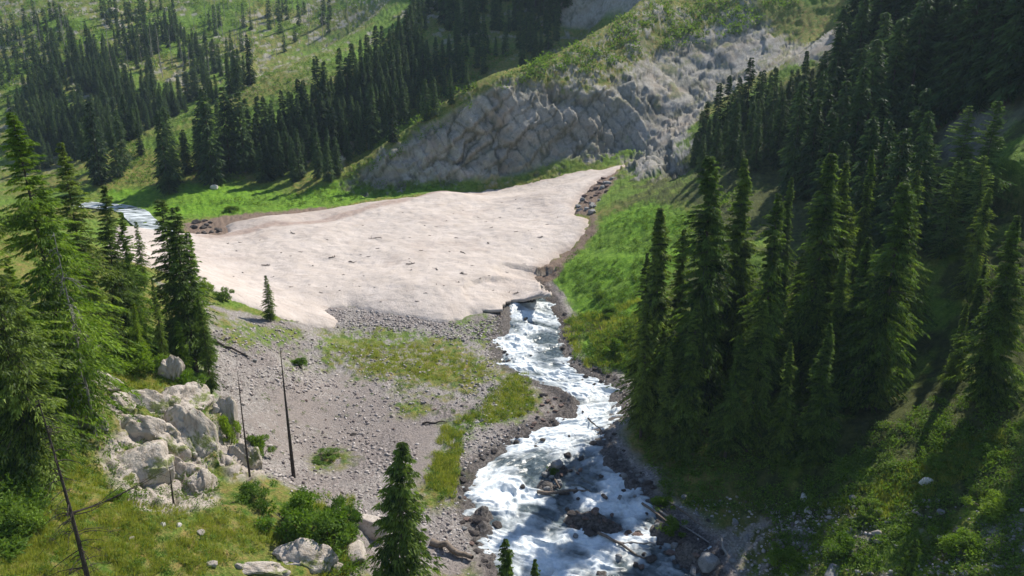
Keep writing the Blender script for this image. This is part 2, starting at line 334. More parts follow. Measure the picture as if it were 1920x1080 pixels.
# ------------------------------------------------------------ the ground
def build_ground():
    az = np.concatenate([np.arange(-100, -35, .9), np.arange(-35, 35, .072), np.arange(35, 100.5, .9)]); az = np.radians(az)
    na, nr = len(az), 900
    rr = 9 * (1500 / 9.) ** np.linspace(0, 1, 420)
    ca = np.radians(np.linspace(-100, 100.5, 260))
    XX, YY = np.outer(np.sin(ca), rr), np.outer(np.cos(ca), rr)
    Z = ground(XX, YY); th = np.arctan2(Z - CAMH, rr[None])
    met = np.sqrt(np.diff(th, axis=1) ** 2 + (np.diff(np.log(rr))[None] * .13) ** 2)
    for _ in range(3): met[1:-1] = (met[:-2] + met[1:-1] * 2 + met[2:]) / 4
    cum = np.concatenate([np.zeros((len(ca), 1)), np.cumsum(met, 1)], 1); cum /= cum[:, -1:]
    tt = np.linspace(0, 1, nr)
    lr = np.stack([np.interp(tt, cum[i], np.log(rr)) for i in range(len(ca))])
    fi = np.interp(az, ca, np.arange(len(ca))); i0 = np.minimum(fi.astype(int), len(ca) - 2); f = (fi - i0)[:, None]
    r = np.exp(lr[i0] * (1 - f) + lr[i0 + 1] * f)
    X = np.sin(az)[:, None] * r; Y = np.cos(az)[:, None] * r
    x, y = X.ravel(), Y.ravel(); z = ground(x, y)
    Zg = z.reshape(na, nr)
    # unit normals from the structured grid
    P = np.stack([X, Y, Zg], 2); du = np.gradient(P, axis=0); dv = np.gradient(P, axis=1)
    nrm = np.cross(dv, du); nrm /= np.linalg.norm(nrm, axis=2, keepdims=True) + 1e-9
    nrm[nrm[..., 2] < 0] *= -1
    slope = 1 - nrm[..., 2].ravel()
    for ax_, k_ in ((0, 6), (1, 9)):                    # broad normals, so that displaced rock keeps its faces
        c_ = np.cumsum(np.concatenate([np.repeat(nrm.take([0], ax_), k_ + 1, ax_), nrm, np.repeat(nrm.take([-1], ax_), k_, ax_)], ax_), ax_)
        n_ = nrm.shape[ax_]; nrm = c_.take(range(2 * k_ + 1, 2 * k_ + 1 + n_), ax_) - c_.take(range(0, n_), ax_)
    nrm /= np.linalg.norm(nrm, axis=2, keepdims=True) + 1e-9; nrm = nrm.reshape(-1, 3)
    dist = np.hypot(x, y)
    n1 = fbm(x * .06, y * .06, z * .06, 5, 3); n2 = fbm(x * .35, y * .35, z * .35, 4, 9); n3 = fbm(x * 1.7, y * 1.7, z * 1.7, 3, 19)
    def mask(poly, soft, wob):
        lo, hi = poly.min(0) - wob * 2 - soft, poly.max(0) + wob * 2 + soft
        s = (x > lo[0]) & (x < hi[0]) & (y > lo[1]) & (y < hi[1]); o = np.zeros_like(x)
        o[s] = sstep(-soft, soft, polydist(poly, x[s], y[s]) + wob * (n2[s] + .6 * n3[s])); return o
    rock = np.zeros_like(x)
    for k_, p in enumerate(ROCKS): rock = np.maximum(rock, mask(p, 1.5, 5) * (1, .75)[k_] * (1 if k_ == 0 else sstep(-.3, .1, n2)))
    rock *= 1 - .55 * sstep(.16, .38, n2) * (z > 24)          # grass ledges up on the mountain
    kn = np.zeros_like(x)
    for p in KNOLL: kn = np.maximum(kn, mask(p, .6, .9))
    kn *= 1 - sstep(.22, .36, n2 + .3 * n3)
    rp = mask(RIDGE, 2, 5) * sstep(-.06, .16, .6 * n3 + .6 * n2) * .85; rock = np.maximum(rock, rp)
    steep = sstep(.30, .42, slope + .10 * n1) * (y > 110)
    rock = np.maximum(rock, steep * .9)
    far = sstep(240, 330, y) * sstep(.16, .3, n2 + .5 * n1 - .1)
    rock = np.maximum(rock, far * .8)
    rd = np.full(x.shape, -99.); s = (y > 20) & (y < 140) & (np.abs(x) < 60); rd[s] = polydist(RIVP, x[s], y[s])
    grav = np.maximum(mask(GRAV, 1.0, 2.0), sstep(-3.2, -1.0, rd + 1.2 * n2))
    grav = np.maximum(grav, .85 * mask(GR2, 1.5, 3) * sstep(-.25, .1, n2 + n3))
    grav = np.maximum(grav, .8 * mask(GR3, 1.5, 3) * sstep(.0, .25, n2 + .8 * n3))
    wet = sstep(-1.3, -.3, rd + .5 * n3)
    sand = np.zeros_like(x); gp = np.zeros_like(x)
    for p in SAND: sand = np.maximum(sand, mask(p, 1.2, 1.5))
    for k_, p in enumerate(GP): gp = np.maximum(gp, mask(p, 1.5, 5 if k_ in (0, 5, 6) else 2.6) * (.95 if k_ in (0, 5, 6) else 1))
    gp *= sstep(-.34, .0, n3 + .6 * n2 + .05); sc_ = fbm(x * .16, y * .16, None, 4, 99)
    dirt = np.maximum(mask(CUT, .6, 1.2), mask(RIM, .6, 1.5)); dirt = np.maximum(dirt, mask(TONG, .5, 1))
    lush = np.zeros_like(x)
    for p in LUSH: lush = np.maximum(lush, mask(p, 1.5, 3))
    grav = grav * (1 - .9 * lush * (rd < -2.0)); 
    grav = np.where(gp > 0, grav * (1 - gp), grav) * (1 - wet * 0)
    # forest floor on the right
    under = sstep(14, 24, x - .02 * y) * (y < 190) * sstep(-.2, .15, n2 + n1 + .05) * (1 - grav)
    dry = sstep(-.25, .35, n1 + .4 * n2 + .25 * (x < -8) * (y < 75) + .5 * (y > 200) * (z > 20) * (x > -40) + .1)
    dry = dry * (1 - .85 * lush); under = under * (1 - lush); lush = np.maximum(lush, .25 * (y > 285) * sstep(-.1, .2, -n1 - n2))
    # displacement
    disp = np.zeros_like(x)
    m = (rock > .02) & (dist < 420)
    q = np.stack([x[m], y[m], z[m]], 1); w = fbm(q[:, 0] * .12, q[:, 1] * .12, q[:, 2] * .12, 3, 41)
    w3 = fbm(q[:, 0] * .5, q[:, 1] * .5, q[:, 2] * .5, 3, 43); w4 = fbm(q[:, 0] * .09, q[:, 1] * .09, q[:, 2] * .13, 3, 44)
    qx, qy, qz = q[:, 0] * .13 + w * .45 - q[:, 2] * .10 + w3 * .05, q[:, 1] * .06, q[:, 2] * .085 + w * .4 + q[:, 0] * .06
    f1, f2, cid, tl = voro(qx, qy, qz, 5); g1, g2, gid, tl2 = voro(qx * 2.9 + w3 * .3, qy * 2.9, qz * 2.4, 15)
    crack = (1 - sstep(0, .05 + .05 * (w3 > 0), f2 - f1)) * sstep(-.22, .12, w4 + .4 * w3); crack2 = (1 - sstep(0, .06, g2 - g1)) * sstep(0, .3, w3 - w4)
    big = 1 - sstep(.02, .2, np.abs(fbm(q[:, 0] * .05 + q[:, 2] * .04, q[:, 1] * .03, q[:, 2] * .02, 3, 88)))
    sd = q[:, 0] * .11 - q[:, 2] * .16 + q[:, 1] * .03 + .35 * w + .12 * w3; saw = sd - np.floor(sd); sd2 = q[:, 0] * .30 + q[:, 2] * .22 + .5 * w4 + .2 * w3; saw2 = sd2 - np.floor(sd2)
    disp[m] = (1 - .45 * sstep(26, 34, z[m])) * rock[m] * ((cid - .4) * .9 + 2.6 * tl + .9 * tl2 + 1.3 * (saw ** 1.5 - .5) * sstep(-.3, .2, w4) + .5 * (saw2 - .5) * (w4 < .1) - crack * .45 + (gid - .5) * .35 - crack2 * .25 - big * .9 * (q[:, 2] > 8) + .5 * fbm(q[:, 0] * .3, q[:, 1] * .3, q[:, 2] * .3, 5, 61))
    crack_shade = np.zeros_like(x); crack_shade[m] = np.clip(crack * .8 + crack2 * .5 + big * .4 + .5 * (saw < .07) + .35 * (saw2 < .06), 0, 1) * rock[m]  # where recess shade is painted into the rock colour
    m = kn > .02
    q = np.stack([x[m], y[m], z[m]], 1); w = fbm(q[:, 0] * .5, q[:, 1] * .5, q[:, 2] * .5, 3, 42)
    f1, f2, cid, tl = voro(q[:, 0] * .27 + w * .2 + q[:, 2] * .06, q[:, 1] * .24, q[:, 2] * .19 + w * .15, 6); g1, g2, gid, tl2 = voro(q[:, 0] * .95 + w * .4, q[:, 1] * .9, q[:, 2] * .7, 16)
    c1 = 1 - sstep(0, .07, f2 - f1)
    disp[m] += kn[m] * ((cid - .5) * .7 + 1.5 * tl + .6 * tl2 - c1 * .4 + .35 * fbm(q[:, 0] * 1.1, q[:, 1] * 1.1, q[:, 2] * 1.1, 5, 62))
    crack_shade[m] = np.maximum(crack_shade[m], c1 * kn[m])
    soft = (1 - rock) * (1 - kn)
    rough = fbm(x * .9, y * .9, z * .9, 4, 71)
    g_amp = (.10 + .22 * (1 - grav) * (1 - sand)) * (1 + sstep(60, 250, dist) * .6)
    flat = 1 - .8 * sstep(0, 1, sand)
    disp += soft * rough * g_amp * flat * (1 - .6 * wet)
    disp += sstep(120, 260, dist) * soft * n2 * .5
    gv = grav * (1 - sand) * (dist < 140)
    mm = gv > .05
    f1, f2, cid, _t = voro(x[mm] * 1.5, y[mm] * 1.5, z[mm] * 1.5, 23); h1, h2, hid, _t = voro(x[mm] * 3.4, y[mm] * 3.4, z[mm] * 3.4, 29)
    disp[mm] += gv[mm] * (np.maximum(0, .5 - f1) * .55 * (cid > .55) + np.maximum(0, .5 - h1) * .3 * (hid > .4)) + gv[mm] * .25 * fbm(x[mm] * .25, y[mm] * .25, None, 3, 77)
    x = x + nrm[:, 0] * disp; y = y + nrm[:, 1] * disp; z = z + nrm[:, 2] * disp
    idx = np.arange(na * nr).reshape(na, nr)
    Fq = np.stack([idx[:-1, :-1], idx[1:, :-1], idx[1:, 1:], idx[:-1, 1:]], 2).reshape(-1, 4)[:, ::-1]
    me = mesh_np('ground', np.stack([x, y, z], 1), Fq, True, dict(rock=rock, knoll=kn, gravel=grav, sand=sand, dirt=dirt, wet=wet, under=under, dry=dry, scree=sstep(-.1, .35, sc_), crack=crack_shade, lush=lush), [ground_mat()])
    return link('ground', me, kind='structure')
def ground_mat():
    t = NT('mountain_ground'); A = t.attr
    nL, nM, nS, nX = t.noise(.11, 5), t.noise(.9, 6, .65), t.noise(4.5, 5, .7), t.noise(13, 3, .7)
    g = t.mix(t.mapr(nM, .35, .65), (.05, .105, .012), (.14, .23, .028))
    g = t.mix(t.mapr(nS, .5, .72), g, (.22, .30, .05))
    dryc = t.mix(t.mapr(nS, .35, .65), (.13, .11, .035), (.31, .24, .08))
    g = t.mix(t.math('MULTIPLY', A('dry'), t.mapr(nM, .38, .62)), g, dryc)
    g = t.mix(t.math('MULTIPLY', A('lush'), t.mapr(nL, .38, .60, .45, .92)), g, t.mix(t.mapr(nM, .35, .65), (.07, .175, .010), (.18, .33, .022)))
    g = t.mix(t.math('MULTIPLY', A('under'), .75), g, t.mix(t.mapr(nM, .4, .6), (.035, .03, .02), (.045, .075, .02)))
    c = t.voro(5.5, out='Color'); cs = t.n('ShaderNodeSeparateColor'); t.set(cs.inputs[0], c); pe = cs.outputs[0]; pe2 = cs.outputs[1]
    gr = t.mix(t.mapr(pe, 0, 1), (.17, .155, .145), (.52, .475, .44)); gr = t.mix(t.mapr(pe2, .75, 1.), gr, (.22, .165, .15))
    gr = t.mix(t.mapr(nM, .35, .7), gr, (.29, .265, .245))
    gr = t.mix(t.math('MULTIPLY', A('scree'), .6), gr, t.mix(pe, (.10, .085, .08), (.30, .25, .235)))
    sn = t.mix(t.mapr(nS, .3, .7), (.25, .215, .195), (.33, .285, .26))
    rk = t.mix(t.mapr(nM, .3, .7), (.28, .26, .23), (.47, .44, .39)); rk = t.mix(t.mapr(nS, .52, .75), rk, (.20, .19, .165))
    rk = t.mix(t.mapr(nL, .5, .7), rk, (.30, .25, .20)); rk = t.mix(t.math('MULTIPLY', A('crack'), t.mapr(nS, .2, .6, .4, .9)), rk, (.08, .09, .05))  # recess shade painted into the cracks as a dark greenish brown
    kn = t.mix(t.mapr(nM, .3, .7), (.42, .36, .31), (.60, .54, .49)); kn = t.mix(t.mapr(nX, .5, .7), kn, (.25, .20, .16)); kn = t.mix(t.math('MULTIPLY', A('crack'), t.mapr(nS, .3, .6, .2, .8)), kn, (.13, .12, .06))  # knoll cracks also get painted shade, a dark olive tone
    kn = t.mix(t.mapr(t.noise(.9, 6, .65), .56, .62), kn, (.17, .18, .06))
    dt = t.mix(t.mapr(nS, .3, .7), (.13, .09, .065), (.27, .20, .155))
    col = t.mix(A('gravel'), g, gr); col = t.mix(t.math('MULTIPLY', A('sand'), t.mapr(nM, .35, .55)), col, sn)
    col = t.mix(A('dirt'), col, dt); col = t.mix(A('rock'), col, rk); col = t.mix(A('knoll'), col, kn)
    col = t.mix(t.math('MULTIPLY', A('wet'), .75), col, t.mix(pe, (.03, .028, .027), (.12, .105, .095)))
    h = t.math('ADD', t.math('MULTIPLY', nS, .6), t.math('MULTIPLY', nX, .3)); h = t.math('ADD', h, t.math('MULTIPLY', pe, t.math('MULTIPLY', A('gravel'), .35)))
    t.bsdf(col, .92, t.bump(h, .35, .9, t.bump(nM, .5, .6)), .15); return t.m
GROUND = build_ground()
print('ground built')
bpy.context.view_layer.update()
def gz(x, y):
    ok, loc, nr_, fi = GROUND.ray_cast(Vector((x, y, 400)), Vector((0, 0, -1)))
    return loc.z if ok else float(zbase(x, y))
def gpx(px, py):                 # the ground point under a photo position
    d = Vector(ray(px, py)).normalized(); ok, loc, n_, fi = GROUND.ray_cast(Vector((0, 0, CAMH)), d)
    return (loc.x, loc.y, loc.z) if ok else None

# ------------------------------------------------------------ snow field
def build_snow():
    lo, hi = SNOW.min(0) - 3, SNOW.max(0) + 3; st = .45
    gx, gy = np.arange(lo[0], hi[0], st), np.arange(lo[1], hi[1], st)
    X, Y = np.meshgrid(gx, gy); x, y = X.ravel(), Y.ravel()
    d = polydist(SNOW, x, y) + .7 * fbm(x * .35, y * .35, None, 4, 51)
    zb = ground(x, y); zu = zbase(x, y); mx, my, _ = onfloor(996, 566); mouth = np.hypot((x - mx) / 1.5, y - my) < 7.5
    kd = sstep(7.5, 9.5, np.hypot((x - mx) / 1.5, y - my)); zb = zu * (1 - kd) + zb * kd
    th = np.where(d > 0, .15 + 1.5 * (1 - np.exp(-np.maximum(d, 0) / 3.5)), d * .9)
    th = np.where(mouth, np.clip(th, .45, .9), th)
    n = fbm(x * .07, y * .07, None, 4, 52) * 1.1 + fbm(x * .8, y * .8, None, 4, 53) * .16
    dip = np.abs(fbm(x * .9, y * .9, None, 2, 58)) * .10
    z = zb + th + n * sstep(0, 8, d) - dip
    # brown stains: an old slide line along the far side, a film near the edges, scattered specks
    ln = np.array([gp_[:2] for gp_ in [onfloor(*q, 1.5) for q in ((380, 450), (520, 432), (600, 424), (700, 402), (780, 384), (850, 370), (900, 362))]])
    dl = np.full(x.shape, 99.)
    for a, b in zip(ln[:-1], ln[1:]):
        e = b - a; t = np.clip(((x - a[0]) * e[0] + (y - a[1]) * e[1]) / (e @ e), 0, 1); dl = np.minimum(dl, np.hypot(x - a[0] - t * e[0], y - a[1] - t * e[1]))
    stain = .9 * (1 - sstep(.6, 2.6, dl + 1.2 * fbm(x * .3, y * .3, None, 3, 54))) + .35 * sstep(2, -2, polydist(np.concatenate([ln, onfl_rim()]), x, y) * -1)
    stain = np.maximum(stain, .55 * (1 - sstep(0, 2.2, d)) * (y > 135)); stain = np.clip(stain + .25 * sstep(.1, .5, fbm(x * .12, y * .12, None, 5, 57)), 0, 1)
    ny_, nx_ = X.shape; idx = np.arange(nx_ * ny_).reshape(ny_, nx_)
    Q = np.stack([idx[:-1, :-1], idx[:-1, 1:], idx[1:, 1:], idx[1:, :-1]], 2).reshape(-1, 4)
    dq = d[Q].min(1); mq = mouth[Q].any(1); keep = (dq > -1.6) & (~mq | (dq > -.05)); Q = Q[keep]
    used = np.unique(Q); rm = np.full(len(x), -1); rm[used] = np.arange(len(used))
    me = mesh_np('snow_field', np.stack([x, y, z], 1)[used], rm[Q], True, dict(stain=stain[used]), [snow_mat()])
    o = link('snow_field', me, kind='structure')
    md = o.modifiers.new('thickness', 'SOLIDIFY'); md.thickness = .45; md.offset = -1
    return o
def onfl_rim(): return np.array([onfloor(*q, 1.5)[:2] for q in ((960, 345), (850, 358), (700, 376), (560, 398), (430, 420), (350, 440))])
def snow_mat():
    t = NT('old_dusty_snow'); n = t.noise(.25, 8, .65); n2 = t.noise(2.2, 6, .7); n3 = t.noise(.6, 5, .6, t.scaled((.35, 1.6, 1)))
    c = t.mix(t.mapr(n, .35, .68), (.54, .475, .43), (.43, .37, .325)); c = t.mix(t.mapr(n3, .58, .75, 0, .85), c, (.36, .295, .25))
    c = t.mix(t.mapr(n2, .66, .74, 0, .55), c, (.30, .23, .18)); c = t.mix(t.math('MULTIPLY', t.attr('stain'), t.mapr(n2, .3, .6, .35, .8)), c, (.28, .195, .155))
    sp = t.voro(1.1); c = t.mix(t.math('MULTIPLY', t.mapr(sp, .05, .11, 1, 0), t.mapr(t.noise(.35, 3), .5, .6)), c, (.12, .09, .07))
    t.bsdf(c, .8, t.bump(n2, .16, .9, t.bump(t.voro(.75, 'SMOOTH_F1'), .22, .8, t.bump(n, .7, .35))), .2); return t.m
build_snow()

# ------------------------------------------------------------ the river
FOAM = [(1000, 585, 60, 22, .9), (980, 620, 50, 30, .6), (960, 655, 40, 25, .75), (985, 685, 45, 20, .8), (1060, 700, 60, 22, .95), (1120, 730, 60, 30, 1.2), (1130, 765, 60, 26, 1.3), (1090, 795, 70, 26, 1.2), (1010, 815, 70, 22, 1.1), (960, 840, 50, 22, .8), (1045, 850, 50, 16, .2),
        (1105, 845, 50, 20, .4), (1140, 870, 40, 20, .8), (1150, 905, 45, 25, .7), (930, 895, 60, 26, 1.2), (950, 925, 70, 22, 1.2), (920, 870, 35, 14, .7), (970, 985, 70, 32, 1.0), (1010, 1010, 70, 30, 1.2), (950, 1020, 50, 20, .9), (1020, 1050, 60, 30, 1.0), (1050, 1075, 50, 28, .8),
        (1120, 945, 60, 16, .6), (1190, 955, 45, 18, .8), (1170, 1010, 55, 22, .75), (1250, 1000, 40, 18, .6), (1100, 1005, 60, 22, .75), (1200, 1050, 60, 18, .5), (1170, 900, 40, 30, .8), (1120, 1050, 50, 18, .6)]
def build_river():
    ns, nt = 1100, 170; Lp, Rp = resample(BL, ns), resample(BR, ns)
    tt = np.linspace(-.05, 1.05, nt)
    X = Lp[:, :1] * (1 - tt) + Rp[:, :1] * tt; Y = Lp[:, 1:] * (1 - tt) + Rp[:, 1:] * tt
    mid = (Lp + Rp) / 2; s = np.concatenate([[0], np.cumsum(np.hypot(*np.diff(mid, axis=0).T))])
    wd = np.hypot(*(Rp - Lp).T)
    Sm = np.broadcast_to(s[:, None], X.shape); T = tt[None] * wd[:, None]
    x, y, sm, tm = X.ravel(), Y.ravel(), Sm.ravel(), T.ravel()
    w1 = fbm(sm * .15, tm * .22, None, 3, 81) * 2.2; w2 = fbm(sm * .5, tm * .6, None, 3, 82) * .7
    a = fbm(sm * .36 + w1 * .5, tm * .34 + w1 * .5, None, 4, 83); b = fbm(sm * 1.0 + w2 + w1, tm * 1.0 + w2 + w1, None, 5, 84, .6)
    c = 1 - np.abs(fbm(sm * .5 + w1 * .6, tm * .3 + w2, None, 4, 85)) * 2.6
    dens = np.full(x.shape, .06)
    for px, py, rx, ry, am in FOAM:
        fx, fy, _ = onfloor(px, py, -.5); k = fy * 1.1 / FPX; e = ((x - fx) / (rx * k * 1.05)) ** 2 + ((y - fy) / (ry * k * 2.3)) ** 2
        dens = np.maximum(dens, am * np.exp(-e))
    foam = np.clip(1.15 * (dens * 1.25 - .30 + .95 * a + .32 * b + .20 * c), 0, 1)
    wave = .32 * (c - .4) * (.35 + foam) + .14 * b + .28 * a
    z = zfl(y) - .62 + wave * .9
    idx = np.arange(ns * nt).reshape(ns, nt)
    Q = np.stack([idx[:-1, :-1], idx[:-1, 1:], idx[1:, 1:], idx[1:, :-1]], 2).reshape(-1, 4)[:, ::-1]
    me = mesh_np('river', np.stack([x, y, z], 1), Q, True, dict(foam=foam, along=sm, across=tm), [water_mat()])
    link('river', me, kind='structure')
    # the same river seen further up, above the snow
    P = np.array([onfloor(*q)[:2] for q in ((150, 384), (215, 389), (250, 398), (262, 412), (280, 432), (300, 450))]); P = resample(P, 60)
    tg = np.gradient(P, axis=0); tg /= np.linalg.norm(tg, axis=1, keepdims=True); nn = np.stack([-tg[:, 1], tg[:, 0]], 1)
    wv = np.linspace(-2.9, 2.9, 24); X = P[:, :1] + nn[:, :1] * wv; Y = P[:, 1:] + nn[:, 1:] * wv; x, y = X.ravel(), Y.ravel()
    a = fbm(x * .4, y * .9, None, 4, 91); z = zbase(x, y) + .22 + .10 * a; idx = np.arange(60 * 24).reshape(60, 24)
    Q = np.stack([idx[:-1, :-1], idx[:-1, 1:], idx[1:, 1:], idx[1:, :-1]], 2).reshape(-1, 4)
    link('upper_river', mesh_np('upper_river', np.stack([x, y, z], 1), Q, True, dict(foam=np.clip(.45 + a, 0, 1), along=x, across=y), [bpy.data.materials['rushing_water']]), kind='structure')
def water_mat():
    t = NT('rushing_water'); v = t.n('ShaderNodeCombineXYZ'); t.set(v.inputs[0], t.math('MULTIPLY', t.attr('along'), .9)); t.set(v.inputs[1], t.math('MULTIPLY', t.attr('across'), 1.0))
    n = t.noise(1.0, 7, .65, v.outputs[0], .6); n2 = t.noise(3.2, 5, .7, v.outputs[0], .3)
    f = t.mapr(t.math('ADD', t.attr('foam'), t.math('MULTIPLY', t.math('ADD', n, -.5), .6)), .0, .95)
    deep = t.mix(t.mapr(n, .35, .65), (.035, .05, .055), (.09, .12, .13))
    c = t.mix(f, deep, t.mix(t.mapr(n2, .3, .7), (.55, .62, .66), (.80, .82, .82)))
    t.bsdf(c, t.mapr(f, 0, 1, .22, .7), t.bump(t.math('ADD', n, t.math('MULTIPLY', n2, .35)), .18, .5), .35); return t.m
build_river()

# ------------------------------------------------------------ plants and wood: mesh generators
def tri_cloud(B, D, Wd, ln, wd):                    # one tapered leaf or twig per row: base, direction, side, length, width
    n = len(B); D = D / (np.linalg.norm(D, axis=1, keepdims=True) + 1e-9); s = np.cross(D, Wd); s /= np.linalg.norm(s, axis=1, keepdims=True) + 1e-9
    V = np.empty((n, 3, 3)); V[:, 0] = B - s * wd[:, None] * .5; V[:, 1] = B + s * wd[:, None] * .5; V[:, 2] = B + D * ln[:, None]
    return V.reshape(-1, 3), np.arange(n * 3).reshape(n, 3)
def tubes(paths, radii, sides=5):                   # list of (k,3) paths with (k,) radii
    Vs, Fs, o = [], [], 0; an = np.linspace(0, 2 * np.pi, sides, endpoint=False)
    for P, r in zip(paths, radii):
        P = np.asarray(P, float); k = len(P); tg = np.gradient(P, axis=0); tg /= np.linalg.norm(tg, axis=1, keepdims=True) + 1e-9
        ref = np.where(np.abs(tg[:, 2:]) > .8, np.array([[1., 0, 0]]), np.array([[0, 0, 1.]]))
        a = np.cross(tg, ref); a /= np.linalg.norm(a, axis=1, keepdims=True) + 1e-9; b = np.cross(tg, a)
        V = P[:, None] + (a[:, None] * np.cos(an)[None, :, None] + b[:, None] * np.sin(an)[None, :, None]) * np.asarray(r, float)[:, None, None]
        i = np.arange(k * sides).reshape(k, sides) + o; j = np.roll(i, -1, 1)
        q = np.stack([i[:-1], j[:-1], j[1:], i[1:]], 2).reshape(-1, 4); Vs.append(V.reshape(-1, 3)); Fs.append(q)
        Fs.append(np.stack([i[-1, 0], i[-1, 1], i[-1, 2], i[-1, 3]])[None]); o += k * sides
    return np.concatenate(Vs), np.concatenate(Fs)
def spruce_mesh(nm, H, Wd, nb, tw, lf, droop=.55, bare=.06, seed=0, mat=None, prof=.62, clump=.35, weep=.5, wood=True, single=False):
    g = np.random.default_rng(seed)
    t = bare + (1 - bare) * g.random(nb) ** 1.12; t = np.minimum(t, .995); az = g.random(nb) * 2 * np.pi
    irr = 1 + clump * vnoise(t * 9 + seed, np.cos(az) * 1.3, np.sin(az) * 1.3, seed) + clump * .7 * vnoise(t * 26, np.cos(az) * 2.3 + 7, np.sin(az) * 2.3, seed + 5)
    Lb = Wd / 2 * (1 - t) ** prof * np.minimum(1, (t - bare + .10) / .22) * irr * g.uniform(.6, 1.15, nb) + .12
    bend = np.array([.012 * H * math.sin(seed * 1.7), .012 * H * math.cos(seed * 2.3)])
    def axis(tt): return np.stack([bend[0] * np.sin(tt * 3), bend[1] * np.sin(tt * 2.4), tt * H], -1)
    up = .35 * t - .05 + g.normal(0, .08, nb)
    s = .08 + .92 * g.random((nb, tw)) ** .75
    rad = Lb[:, None] * s; zz = Lb[:, None] * (up[:, None] * s - droop * (1.15 - t[:, None]) * s ** 2)
    ca, sa = np.cos(az)[:, None], np.sin(az)[:, None]; ax = axis(t)[:, None]
    B = np.stack([ax[..., 0] + rad * ca, ax[..., 1] + rad * sa, ax[..., 2] + zz], -1)
    side = g.uniform(-1, 1, (nb, tw)); lat = side * (.10 + .22 * Lb[:, None] * (1.1 - s)); B[..., 0] += -sa * lat; B[..., 1] += ca * lat
    hang = weep * g.uniform(.5, 1.4, (nb, tw))
    D = np.stack([ca * (1 - .3 * np.abs(side)) - sa * side * .9, sa * (1 - .3 * np.abs(side)) + ca * side * .9, -hang - .15 + up[:, None] * .6], -1)
    ln = lf * g.uniform(.55, 1.35, (nb, tw)) * (.55 + .45 * (1 - t[:, None])); wd = ln * g.uniform(.22, .42, (nb, tw))
    side_v = g.normal(0, 1, (nb * tw, 3))
    V, Fc = tri_cloud(B.reshape(-1, 3), D.reshape(-1, 3), side_v, ln.ravel(), wd.ravel())
    lfv = np.clip(.45 + g.normal(0, .22, (nb, 1)) + g.normal(0, .18, (nb, tw)) + .25 * vnoise(t * 20, az, az * 0, 3)[:, None], 0, 1)
    attr = np.repeat(lfv.ravel(), 3)
    k = 9; tt = np.linspace(0, 1, k); paths = [axis(tt) + np.array([0, 0, -.02 * H])]; rads = [(.0125 * H) * (1 - tt * .96)]
    if wood:
        for i in range(0, nb, 3 if nb > 300 else 2):
            ss = np.linspace(0, .9, 4); p = np.stack([axis(t[i])[0] + Lb[i] * ss * math.cos(az[i]), axis(t[i])[1] + Lb[i] * ss * math.sin(az[i]), t[i] * H + Lb[i] * (up[i] * ss - droop * (1.15 - t[i]) * ss ** 2)], -1)
            paths.append(p); rads.append(.0016 * H * (1 - ss * .8))
    TV, TF = tubes(paths, rads, 5)
    if single:
        TT = np.concatenate([TF[:, [0, 1, 2]], TF[:, [0, 2, 3]]]); V2 = np.concatenate([V, TV]); F2 = np.concatenate([Fc, TT + len(V)])
        return mesh_np(nm, V2, F2, False, dict(leaf=np.concatenate([attr, np.zeros(len(TV))])), [mat, M_bark], np.concatenate([np.zeros(len(Fc), int), np.ones(len(TT), int)]))
    return mesh_np(nm + '_crown', V, Fc, False, dict(leaf=attr), [mat]), mesh_np(nm + '_trunk', TV, TF, True, None, [M_bark])
def lobes_cloud(lobes, n, lf, g, flat=.3, inner=.35):
    w = np.array([a[3] ** 2 for a in lobes]); pick = g.choice(len(lobes), n, p=w / w.sum()); Lo = np.array(lobes)[pick]
    d = g.normal(0, 1, (n, 3)); d /= np.linalg.norm(d, axis=1, keepdims=True); r = (inner + (1 - inner) * g.random(n) ** .5)
    lumpy = 1 + .55 * vnoise(d[:, 0] * 2.5 + pick * 3.1, d[:, 1] * 2.5, d[:, 2] * 2.5, 4)
    B = Lo[:, :3] + d * (r * lumpy)[:, None] * np.stack([Lo[:, 3], Lo[:, 3], Lo[:, 4]], 1)
    D = d * .8 + g.normal(0, .6, (n, 3)) + np.array([0, 0, .15]); ln = lf * g.uniform(.6, 1.4, n)
    V, Fc = tri_cloud(B, D, g.normal(0, 1, (n, 3)), ln, ln * g.uniform(.4, .75, n))
    lv = np.clip(.25 + .5 * g.random(n) + .45 * vnoise(B[:, 0] * .9, B[:, 1] * .9, B[:, 2] * .9, 8), 0, 1)
    return V, Fc, np.repeat(lv, 3)
def broad_mesh(nm, H, Wd, n, lf, seed, mat, bare=.2, nl=14):
    g = np.random.default_rng(seed); lobes = []; paths = [np.array([[0, 0, -.4], [.02 * H, 0, H * .4], [0, .02 * H, H * .92]])]; rads = [np.array([.022, .014, .003]) * H]
    for i in range(nl):
        t = bare + (1 - bare) * (i + .5) / nl; a = g.random() * 6.3; rr = Wd / 2 * math.sin(math.pi * min(1, (t - bare) / (1 - bare) * .75 + .22)) * g.uniform(.35, .75)
        c = np.array([rr * math.cos(a), rr * math.sin(a), t * H]); q = Wd * g.uniform(.16, .27) * (1.15 - .5 * t); lobes.append((*c, q, q * 1.05))
        paths.append(np.array([[0, 0, max(0, t * H - rr * .9)], c * [.6, .6, 1] - [0, 0, rr * .25], c])); rads.append(np.array([.007, .004, .0015]) * H)
    V, Fc, lv = lobes_cloud(lobes, n, lf, g); TV, TF = tubes(paths, rads, 5)
    return mesh_np(nm + '_crown', V, Fc, False, dict(leaf=lv), [mat]), mesh_np(nm + '_trunk', TV, TF, True, None, [M_bark])
